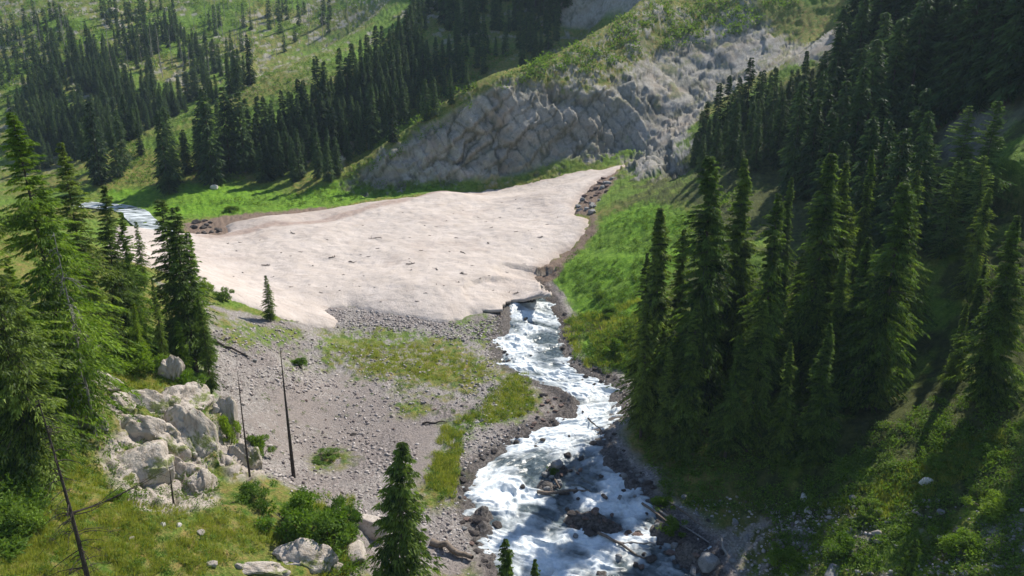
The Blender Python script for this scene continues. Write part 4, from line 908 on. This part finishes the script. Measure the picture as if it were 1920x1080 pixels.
for a in [
    (1738, 905, .75, 'v', 'white stone on the sunlit grassy clearing at right'), (1506, 933, .62, 'v', 'white stone on the shaded gravel below the right bank spruces'),
    (1512, 958, .35, 'v', 'small white stone just under the larger one on the shaded gravel'), (1325, 1062, 1.5, 'g', 'big blue grey boulder at the bottom right of the river'),
    (1600, 935, .5, 'g', 'grey stone at the left tip of the grassy clearing'), (1645, 1015, .45, 'p', 'pale stone in the shaded scrub at the bottom right'),
    (1400, 1010, .6, 'g', 'largest grey stone lying on the shaded gravel right of the driftwood'), (1560, 1075, 1.2, 'g', 'flat grey boulder cut by the bottom edge at right'),
    (690, 990, 1.9, 'p', 'large pale boulder behind the foreground spruce'), (668, 1045, 1.6, 'p', 'pale boulder below the large one, left of the foreground spruce'),
    (402, 352, 1.3, 'v', 'white boulder on the green flat behind the snow'), (640, 298, 1.5, 'v', 'pale boulder at the foot of the shadowed wood'),
    (214, 22, 3.6, 'p', 'pale rock high on the far mountain near the top left'), (664, 815, .45, 'w', 'dark stone alone on the sandy gravel'), (690, 812, .2, 'w', 'very small dark stone right of the one on the sandy gravel'),
    (1045, 872, .9, 'g', 'grey boulder crowning the small island in the river'), (1020, 893, .5, 'g', 'flat grey stone at the left foot of the river island'),
    (932, 990, .65, 'w', 'dark round boulder at the left water edge beside the white rapid'), (886, 1000, .7, 'w', 'dark slab on the left bank below the white rapid'),
    (985, 608, .5, 'w', 'dark rock in the rapid just below the snow mouth'), (900, 975, .9, 'w', 'flat dark rock shelf at the left bank'), (1040, 795, .6, 'w', 'dark rock in the left part of the wide white bend'),
    (1115, 960, .7, 'r', 'reddish rock at the top of the rubble bar in the lower river'), (1075, 965, .65, 'w', 'dark rock at the left end of the rubble bar in the lower river'),
    (1100, 1002, .8, 'w', 'dark rock below the rubble bar in the lower river'), (1195, 1015, .7, 'r', 'reddish rock near the driftwood in the lower river'),
    (305, 985, .35, 'v', 'small whitish stone in the grass below the pale outcrop'), (375, 1000, .4, 'p', 'pale stone half sunk in the grass of the knoll'), (335, 985, .3, 'v', 'whitish stone beside the smaller one in the grass'),
    (245, 1012, .3, 'p', 'pale stone near the lower middle of the grassy knoll'),
    (398, 1060, .5, 'p', 'pale stone at the lower edge of the grassy knoll'), (447, 1062, .35, 'p', 'small pale stone beside the one at the lower edge of the knoll'),
    (895, 792, .3, 'v', 'tiny white stone on the grassy river margin'),
]: boulder(*a)
M_crag = None
t_ = NT('pale_crag_rock'); nA, nB, nC = t_.noise(.7, 7, .65), t_.noise(2.8, 7, .7), t_.noise(1.2, 5, .7, t_.scaled((3, 3, .6)))
cc = t_.mix(t_.mapr(nA, .35, .65), (.40, .345, .295), (.60, .54, .48)); cc = t_.mix(t_.mapr(nC, .5, .66, 0, .8), cc, (.27, .22, .17)); cc = t_.mix(t_.mapr(nB, .58, .7, 0, .8), cc, (.17, .15, .10)); cc = t_.mix(t_.mapr(t_.noise(1.1, 6, .7), .54, .60, 0, .9), cc, (.16, .19, .05))
t_.bsdf(cc, .88, t_.bump(t_.math('ADD', nB, nC), .30, .9), .2); M_crag = t_.m
def crag_mesh(seed):
    me = rock_mesh('rock_crag', seed, M_crag, 1.0, n=4); V = np.empty(len(me.vertices) * 3); me.vertices.foreach_get('co', V); V = V.reshape(-1, 3)
    g = np.random.default_rng(seed); f1, f2, cid, tl = voro(V[:, 0] * 1.5 + seed, V[:, 1] * 1.5, V[:, 2] * 1.0, seed); k = (cid - .5) * .16 + tl * .35 - (1 - sstep(0, .07, f2 - f1)) * .07 + .05 * fbm(V[:, 0] * 5, V[:, 1] * 5, V[:, 2] * 3, 4, seed)
    V = V * (1 + k)[:, None]; me.vertices.foreach_set('co', V.ravel().astype(np.float32)); me.update(); return me
CR = [crag_mesh(701 + i) for i in range(5)]
for i, (px, py, sx, sy, sz, tz, lab) in enumerate([
    (272, 835, 2.4, 1.6, 2.0, .3, 'broad pale crag at the left of the outcrop, above the tip of the dead bough'), (338, 830, 1.7, 1.4, 3.0, 1.1, 'tall smooth pale face in the middle of the outcrop'), (252, 895, 2.2, 1.5, 1.6, 2.2, 'low whitish crag at the lower left foot of the outcrop'),
    (312, 900, 1.7, 1.4, 1.7, .7, 'pale crag behind the short stub of trunk'), (366, 925, 1.25, 1.1, 1.25, 1.9, 'rounded pale block at the lower right foot of the outcrop'), (388, 850, .9, 1.2, 3.0, .2, 'thin upright rib along the right side of the outcrop'),
    (333, 765, 1.9, 1.3, 1.7, 2.8, 'rough crag on top of the tall smooth face'), (312, 712, .9, 1.0, 2.0, .5, 'narrow rock spine rising highest behind the outcrop'), (268, 765, 1.7, 1.2, 1.2, 1.5, 'weathered crag with grass at the upper middle of the outcrop'),
    (215, 770, 1.4, 1.1, .9, 2.5, 'flat crag half covered by yellow grass at the upper left of the outcrop'), (128, 790, 1.7, 1.2, 1.9, .9, 'pale crag patch right beside the black dead spruce top'), (180, 722, 1.2, .9, .7, .1, 'small grey crag at the upper left under the wide leafy bush'),
    (418, 795, .95, .9, 2.3, 1.2, 'upper part of the separate pale rock lobe left of the greyish bare trunk'), (452, 862, 1.0, .9, 1.7, 2.0, 'lower part of the separate pale rock lobe by the greyish bare trunk'),
    (556, 1062, 2.0, 1.4, 1.5, .4, 'sunlit pale slab at the bottom edge right of the grassy knoll'), (480, 1080, 1.6, 1.1, .9, 1.0, 'pale slab cut by the bottom edge under the knoll grass'),
]):
    w = gpx(px, py)
    if w is None: continue
    o = things('rock_crag', (w[0], w[1] + sy * .95, w[2] - sz * .45), lab, 'rock', 'crags of the pale outcrop', tz, (sx * 1.5, sy * 1.4, sz * (1.55 if i < 14 else 1.1)), CR[i % 5]); o.rotation_euler = (.15 * math.sin(i * 2.1), .2 * math.cos(i * 1.7), tz * .35)
gq = np.random.default_rng(55)
def bank_rocks(P, n, kinds, lo, hi, label, group, sep=7):
    for q in scatter_px(P, n, sep, int(P[0][0] + n)):
        boulder(q[0], q[1], float(gq.uniform(lo, hi) * gq.uniform(.7, 1.2)), kinds[int(gq.integers(0, len(kinds)))], label, group, .2, 'river_rock')
bank_rocks([(1040, 580), (1060, 590), (1072, 670), (1150, 700), (1178, 745), (1150, 730), (1060, 690), (1050, 640)], 24, 'wwg', .22, .55, 'dark wet rock on the right water edge of the upper rapid', 'rocks along the right edge of the upper rapid')
bank_rocks([(925, 590), (945, 580), (940, 640), (960, 690), (1010, 720), (1000, 730), (940, 690), (925, 640)], 14, 'wwr', .2, .42, 'dark rock on the left water edge below the snow', 'rocks along the left edge below the snow')
bank_rocks([(1010, 735), (1045, 735), (1065, 765), (1030, 795), (990, 805), (1005, 780)], 18, 'rwr', .25, .6, 'reddish brown rock of the stony spit at the river bend', 'rocks of the spit at the river bend')
bank_rocks([(990, 805), (1000, 815), (880, 880), (872, 940), (895, 1000), (920, 1070), (890, 1060), (860, 960), (862, 880), (930, 825)], 30, 'wgwr', .18, .5, 'dark rock on the left bank of the lower river', 'rocks along the left bank of the lower river')
bank_rocks([(1020, 880), (1080, 870), (1100, 920), (1060, 940), (1000, 915)], 14, 'wgr', .2, .45, 'rock of the small island in the river', 'rocks of the river island', 6)
bank_rocks([(1050, 965), (1110, 955), (1170, 975), (1160, 1000), (1100, 1005), (1060, 985)], 20, 'rrw', .2, .5, 'reddish rock of the rubble bar in the lower river', 'rocks of the rubble bar', 6)
bank_rocks([(1190, 960), (1250, 985), (1300, 1030), (1340, 1079), (1180, 1079), (1170, 1020)], 22, 'wrwg', .22, .6, 'dark rock in the shallow shaded water at the lower right', 'rocks in the shaded shallows', 8)
bank_rocks([(1145, 800), (1200, 880), (1240, 930), (1290, 990), (1260, 980), (1200, 920), (1140, 840)], 20, 'wwg', .22, .5, 'dark rock on the shaded right bank of the lower river', 'rocks along the shaded right bank')
bank_rocks([(1078, 395), (1105, 350), (1150, 325), (1150, 345), (1110, 400)], 30, 'grg', .5, 1.2, 'rock of the rubble tongue between the snow and the gully', 'rocks of the rubble tongue', 4)
bank_rocks([(360, 420), (390, 412), (425, 436), (370, 440)], 12, 'ww', .6, 1.3, 'dark rock at the upper snow edge beside the far river', 'dark rocks at the upper snow edge', 7)
bank_rocks([(1000, 830), (1120, 830), (1180, 900), (1230, 960), (1260, 1060), (1060, 1070), (1090, 960), (960, 930)], 26, 'wwg', .22, .6, 'dark rock standing out of the water of the lower river', 'rocks standing in the lower river', 14)
bank_rocks([(960, 600), (1045, 600), (1050, 680), (1130, 740), (1080, 790), (1000, 700), (940, 660)], 10, 'ww', .2, .4, 'dark rock standing out of the upper rapid', 'rocks standing in the upper rapid', 18)
bank_rocks([(1280, 930), (1400, 960), (1480, 1050), (1360, 1070), (1300, 1000)], 12, 'gwg', .15, .4, 'grey stone on the shaded gravel right of the river', 'stones on the shaded gravel', 12)
bank_rocks([(1400, 980), (1560, 920), (1900, 960), (1900, 1070), (1500, 1060)], 12, 'gpg', .15, .45, 'pale stone among the shaded scrub at the bottom right', 'stones in the shaded scrub', 22)
bank_rocks([(480, 700), (700, 690), (850, 720), (760, 860), (560, 880)], 14, 'gpr', .12, .3, 'loose stone lying on the gravel flat', 'stones on the gravel flat', 16)
bank_rocks([(420, 600), (560, 625), (620, 640), (540, 690), (440, 680)], 12, 'prg', .15, .4, 'stone on the scree below the lone spruce', 'stones on the scree', 12)

def log(pa, pb, r, mat, label, name='fallen_log', group=None, lift=.1, twig=0, fl=None):
    a, b = gpx(*pa), gpx(*pb)
    if a is None or b is None: return
    a, b = np.array(a), np.array(b)
    if fl is not None: a[2] = max(a[2], zfl(a[1]) - fl); b[2] = max(b[2], zfl(b[1]) - fl)
    c = (a + b) / 2; s = np.linspace(0, 1, 7)[:, None]; g = np.random.default_rng(int(pa[0] + pa[1])); P = a + (b - a) * s - c + g.normal(0, r * .5, (7, 3)) + [0, 0, r * .6 + lift]
    ps, rs = [P], [r * (1 - .45 * s[:, 0])]
    for k in range(twig):
        q = P[1 + k % 5]; d = g.normal(0, 1, 3) * [1, 1, .5]; d[2] = abs(d[2]); d *= r * 7 / np.linalg.norm(d); ps.append(np.array([q, q + d * .5, q + d])); rs.append(np.array([.35, .25, .1]) * r)
    o = things(name, tuple(c), label, 'log' if 'log' in name else 'branch', group, 0, 1, mesh_np(name, *tubes(ps, rs, 8), True, None, [mat])); return o
for a in [
    ((812, 1020), (886, 1052), .36, M_log, 'thick brown log lying on the gravel at the bottom, right of the foreground spruce'), ((792, 796), (838, 793), .13, M_char, 'dark short log on the gravel near the grassy margin'),
    ((1008, 934), (1105, 932), .2, M_log, 'long dark log lying across the foot of the river island'), ((1100, 797), (1126, 808), .1, M_char, 'thin stick leaning out of the water at the wide white bend'),
    ((1205, 950), (1290, 1010), .14, M_log, 'uppermost pale driftwood trunk on the lower right bank'), ((1225, 955), (1330, 1020), .12, M_dead, 'long grey driftwood trunk on the lower right bank'), ((1250, 940), (1320, 990), .1, M_log, 'driftwood trunk propped under the dark bush on the lower right bank'),
    ((1120, 1010), (1210, 1050), .16, M_log, 'brown log stranded in the shaded shallows'), ((1160, 1035), (1230, 1030), .12, M_dead, 'short grey log crossing the one in the shaded shallows'),
    ((1360, 1045), (1352, 1010), .14, M_dead, 'pale log standing slanted by the big blue grey boulder'), ((1590, 975), (1625, 970), .08, M_dead, 'pale stick in the scrub at the bottom right'), ((1040, 905), (1052, 930), .12, M_log, 'stick jammed on the river island'),
    ((395, 640), (470, 672), .18, M_char, 'dark log lying on the scree slope beneath the lone spruce'),
]: log(*a, fl=.6)
# sticks and stones on the snow
gd = np.random.default_rng(77)
SNB = bpy.data.objects['snow_field']; bpy.context.view_layer.update()
dgr = bpy.context.evaluated_depsgraph_get(); SNE = SNB.evaluated_get(dgr)
def on_snow(px, py):
    d = Vector(ray(px, py)).normalized(); ok, loc, n_, fi = SNE.ray_cast(Vector((0, 0, CAMH)), d); return loc if ok else None
def snow_stick(px, py, ln, r, label, group=None, sd=0):
    w = on_snow(px, py)
    if w is None: return
    g = np.random.default_rng(sd); a = g.random() * 6.3; s = np.linspace(-.5, .5, 5)[:, None]; P = s * np.array([[math.cos(a), math.sin(a) * .6, 0]]) * ln + g.normal(0, ln * .05, (5, 3)) * [1, 1, .3] + [0, 0, r]
    ps, rs = [P], [np.full(5, r) * np.linspace(1, .5, 5)]
    for k in range(3): d = g.normal(0, ln * .22, 3); d[2] = abs(d[2]) * .6; ps.append(np.array([P[k + 1], P[k + 1] + d * .6, P[k + 1] + d])); rs.append(np.array([.6, .4, .2]) * r)
    things('fallen_branch', tuple(w), label, 'branch', group, 0, 1, mesh_np('fallen_branch', *tubes(ps, rs, 5), True, None, [M_char]))
for i, (px, py, ln, lab) in enumerate([(870, 475, 3.0, 'curled dark branch near the middle of the snow'), (702, 447, 2.6, 'long straight stick left of the middle of the snow'), (770, 495, 2.0, 'forked stick on the lower middle of the snow'), (818, 505, 1.8, 'dark clump of twigs right of the forked stick on the snow'),
        (868, 514, 1.6, 'twig clump low on the snow toward the river mouth'), (498, 498, 1.6, 'dark twig on the snow above the lone spruce'), (622, 483, 1.8, 'dark stick on the left third of the snow'), (915, 456, 1.5, 'small stick on the right half of the snow'),
        (660, 492, 1.4, 'twig on the snow between the dark stick and the forked one'), (548, 438, 1.8, 'stick near the upper left snow by the brown line'), (968, 550, 1.4, 'twig just above the river mouth on the snow'), (1012, 445, 1.2, 'twig on the right snow below the rubble tongue')]):
    snow_stick(px, py, ln, .09, lab, None, i + 5)
for i, q in enumerate(scatter_px([(400, 460), (600, 420), (850, 385), (1050, 350), (1060, 420), (990, 490), (960, 550), (800, 580), (600, 560), (420, 520)], 70, 15, 991)):
    snow_stick(q[0], q[1], float(gd.uniform(.3, .95)), .05, 'tiny dark twig scattered on the snow', 'small twigs on the snow', i + 50)

# ------------------------------------------------------------ ground cover nobody could count
def tuft_mesh(nm, n, h, r, w, seed, spread=.5):
    g = np.random.default_rng(seed); a = g.random(n) * 6.3; q = r * g.random(n) ** .5; B = np.stack([q * np.cos(a), q * np.sin(a), -.05 + 0 * a], 1)
    D = np.stack([np.cos(a) * spread * g.random(n), np.sin(a) * spread * g.random(n), np.ones(n)], 1); V, Fc = tri_cloud(B, D, g.normal(0, 1, (n, 3)), h * g.uniform(.5, 1.2, n), w * g.uniform(.6, 1.3, n)); return mesh_np(nm, V, Fc, False, dict(leaf=np.repeat(g.random(n), 3)), [M_grass])
def herb_mesh(nm, n, r, h, lf, seed):
    g = np.random.default_rng(seed); V, Fc, lv = lobes_cloud([(0, 0, h * .35, r, h * .7), (r * .5, 0, h * .3, r * .6, h * .5), (-r * .3, r * .5, h * .3, r * .6, h * .6)], n, lf, g); return mesh_np(nm, V, Fc, False, dict(leaf=lv), [M_leaf])
TF_ = [tuft_mesh('tuft', 22, .55, .35, .06, 501 + i) for i in range(3)]; HB = [herb_mesh('herb', 46, .5, .6, .2, 511 + i) for i in range(4)]
HF = [herb_mesh('herb_far', 26, 1.0, 1.1, .55, 521 + i) for i in range(3)]
def cover(name, mats, specs, seed):
    g = np.random.default_rng(seed); items = []
    for P, n, stock, lo, hi in specs:
        P = np.array(P, float); a, b = P.min(0), P.max(0); c = g.uniform(a, b, (n * 3, 2)); c = c[polydist(P, c[:, 0], c[:, 1]) > 0][:n]
        pn = fbm(c[:, 0] * .03, c[:, 1] * .05, None, 3, seed)
        for q, v in zip(c, pn):
            if v < -.28: continue
            w = gpx(q[0], q[1])
            if w is None: continue
            s = g.uniform(lo, hi); items.append((stock[int(g.integers(0, len(stock)))], (w[0], w[1], w[2] - .03), (s, s, s * g.uniform(.7, 1.2)), g.random() * 6.3))
    return merged(name, mats, items)
cover('grass', [M_grass], [([(100, 930), (200, 900), (250, 940), (420, 960), (520, 985), (540, 1010), (400, 1060), (380, 1079), (0, 1079), (0, 900)], 4200, TF_, .35, .75),
    ([(100, 740), (180, 700), (330, 700), (300, 730), (200, 760), (120, 830), (200, 900), (100, 930)], 900, TF_, .4, .8), ([(620, 650), (700, 630), (880, 670), (930, 700), (880, 720), (700, 700)], 900, TF_, .5, 1.),
    ([(795, 910), (830, 800), (900, 770), (955, 700), (990, 700), (1005, 775), (910, 795), (870, 815), (850, 935)], 1500, TF_, .6, 1.2), ([(580, 930), (660, 930), (650, 1079), (600, 1079)], 500, TF_, .6, 1.2),
    ([(1540, 950), (1640, 900), (1750, 850), (1880, 800), (1890, 850), (1750, 930), (1640, 980)], 1400, TF_, .5, 1.), ([(1060, 600), (1200, 560), (1200, 680), (1100, 690), (1060, 640)], 900, TF_, .8, 1.5)], 61)
cover('undergrowth', [M_leaf], [([(1560, 900), (1640, 800), (1780, 740), (1900, 720), (1900, 800), (1700, 880)], 500, HB, .5, 1.1), ([(795, 920), (825, 830), (870, 780), (955, 700), (990, 700), (1010, 770), (905, 800), (870, 830), (850, 940)], 420, HB, .3, .95), ([(1060, 600), (1150, 560), (1210, 600), (1180, 690), (1080, 680)], 260, HB, .4, 1.3), ([(100, 740), (300, 690), (400, 760), (410, 930), (230, 940), (110, 860)], 420, HB, .35, .9), ([(480, 700), (700, 620), (900, 640), (900, 700), (700, 760), (520, 860)], 160, HB, .25, .6), ([(0, 560), (300, 620), (320, 700), (0, 720)], 500, HB, .8, 1.6), ([(560, 920), (680, 940), (680, 1079), (620, 1079)], 160, HB, .6, 1.3), ([(0, 620), (120, 600), (300, 660), (330, 700), (180, 700), (110, 740), (100, 930), (0, 1079)], 1500, HB, .7, 1.5), ([(600, 650), (900, 680), (1000, 740), (850, 850), (800, 930), (840, 790), (700, 720)], 160, HB, .4, .9),
    ([(1440, 960), (1560, 930), (1720, 850), (1919, 790), (1919, 1079), (1450, 1079)], 1500, HB, .5, 1.1), ([(1060, 600), (1220, 560), (1220, 700), (1120, 700)], 420, HB, .7, 1.4), ([(200, 900), (420, 940), (540, 1000), (380, 1079), (60, 1079), (100, 900)], 500, HB, .3, .7),
    ([(1180, 780), (1440, 860), (1640, 860), (1500, 960), (1250, 950)], 700, HB, .5, 1.2), ([(1270, 420), (1330, 380), (1400, 350), (1380, 480), (1280, 520)], 200, HF, .4, .9)], 62)
cover('hillside_scrub', [M_leaf], [([(160, 300), (440, 160), (640, 90), (640, 140), (480, 220), (460, 340), (220, 350)], 700, HF, .5, 1.1), ([(560, 365), (700, 300), (860, 210), (930, 160), (1010, 130), (1100, 80), (1120, 110), (950, 165), (860, 220), (700, 320)], 500, HF, .5, 1.2),
    ([(930, 150), (1100, 60), (1240, 0), (1500, 0), (1400, 60), (1200, 110), (1050, 150)], 500, HF, .6, 1.6), ([(0, 0), (700, 0), (440, 140), (200, 120), (0, 200)], 1400, HF, .7, 1.8), ([(640, 300), (800, 150), (1000, 60), (930, 140), (760, 250)], 260, HF, .7, 1.8),
    ([(330, 380), (560, 390), (700, 370), (860, 350), (860, 340), (660, 340), (500, 372)], 400, HF, .3, .7), ([(1030, 520), (1100, 440), (1200, 390), (1290, 400), (1220, 540), (1150, 590)], 900, HB, .4, 1.1)], 63)
# loose stones
t_ = NT('loose_stones'); t_.bsdf(t_.mix(t_.attr('leaf'), (.13, .105, .10), (.50, .45, .42)), .9, t_.bump(t_.noise(6), .05)); M_stn = t_.m
def stone_tpl(seed):
    me = rock_mesh('stone', seed, M_stn, .6, n=0); V = np.empty(len(me.vertices) * 3, np.float32); me.vertices.foreach_get('co', V); return me
ST = [stone_tpl(601 + i) for i in range(5)]
def stones(name, specs, seed):
    g = np.random.default_rng(seed); items = []; vals = []
    for P, n, lo, hi in specs:
        P = np.array(P, float); a, b = P.min(0), P.max(0); c = g.uniform(a, b, (n * 3, 2)); c = c[polydist(P, c[:, 0], c[:, 1]) > 0][:n]
        for q in c:
            w = gpx(q[0], q[1])
            if w is None or vnoise(np.array([w[0] * .22]), np.array([w[1] * .22]), None, 6)[0] + .3 * g.normal() < -.2: continue
            s = lo + (hi - lo) * g.random() ** 3; items.append((ST[int(g.integers(0, 5))], (w[0], w[1], w[2] + s * .1), (s, s * .8, s), g.random() * 6.3)); vals.append(np.full(12, g.random() ** .9))
    ob = merged(name, [M_stn], items); v = np.concatenate(vals).astype(np.float32)
    if len(v) == len(ob.data.vertices): ob.data.attributes['leaf'].data.foreach_set('value', v)
stones('gravel', [([(1440, 960), (1560, 940), (1919, 930), (1919, 1079), (1420, 1079)], 1300, .08, .4), ([(618, 580), (700, 582), (860, 605), (940, 590), (930, 640), (860, 640), (700, 612), (625, 615)], 1500, .12, .42), ([(480, 690), (600, 690), (640, 720), (560, 740), (460, 730)], 500, .1, .4), ([(520, 600), (618, 580), (860, 605), (940, 590), (930, 680), (880, 760), (800, 800), (760, 960), (640, 1000), (480, 880), (410, 740), (400, 620)], 6500, .07, .38), ([(760, 960), (860, 940), (890, 1079), (760, 1079)], 700, .06, .3), ([(920, 600), (945, 590), (935, 700), (1000, 800), (870, 880), (860, 860), (900, 720)], 900, .1, .35),
    ([(1240, 940), (1400, 930), (1560, 960), (1440, 1079), (1350, 1079)], 900, .06, .3), ([(1045, 590), (1070, 600), (1090, 690), (1170, 720), (1180, 760), (1060, 680)], 400, .1, .3)], 64)

# ------------------------------------------------------------ mountain air
V8 = np.array([(a, b, c) for a in (-900, 900) for b in (-120, 1250) for c in (-30, 262)], float)
hz = link('haze', mesh_np('haze', V8, np.array([(0, 1, 3, 2), (4, 6, 7, 5), (0, 4, 5, 1), (2, 3, 7, 6), (0, 2, 6, 4), (1, 5, 7, 3)]), False), kind='stuff')
hm = bpy.data.materials.new('mountain_air'); hm.use_nodes = True; hn = hm.node_tree; hn.nodes.clear(); ho = hn.nodes.new('ShaderNodeOutputMaterial'); hv = hn.nodes.new('ShaderNodeVolumePrincipled')
hv.inputs['Color'].default_value = (.62, .78, 1, 1); hv.inputs['Density'].default_value = .00013; hv.inputs['Anisotropy'].default_value = .2
hn.links.new(hv.outputs[0], ho.inputs['Volume']); hz.data.materials.append(hm)
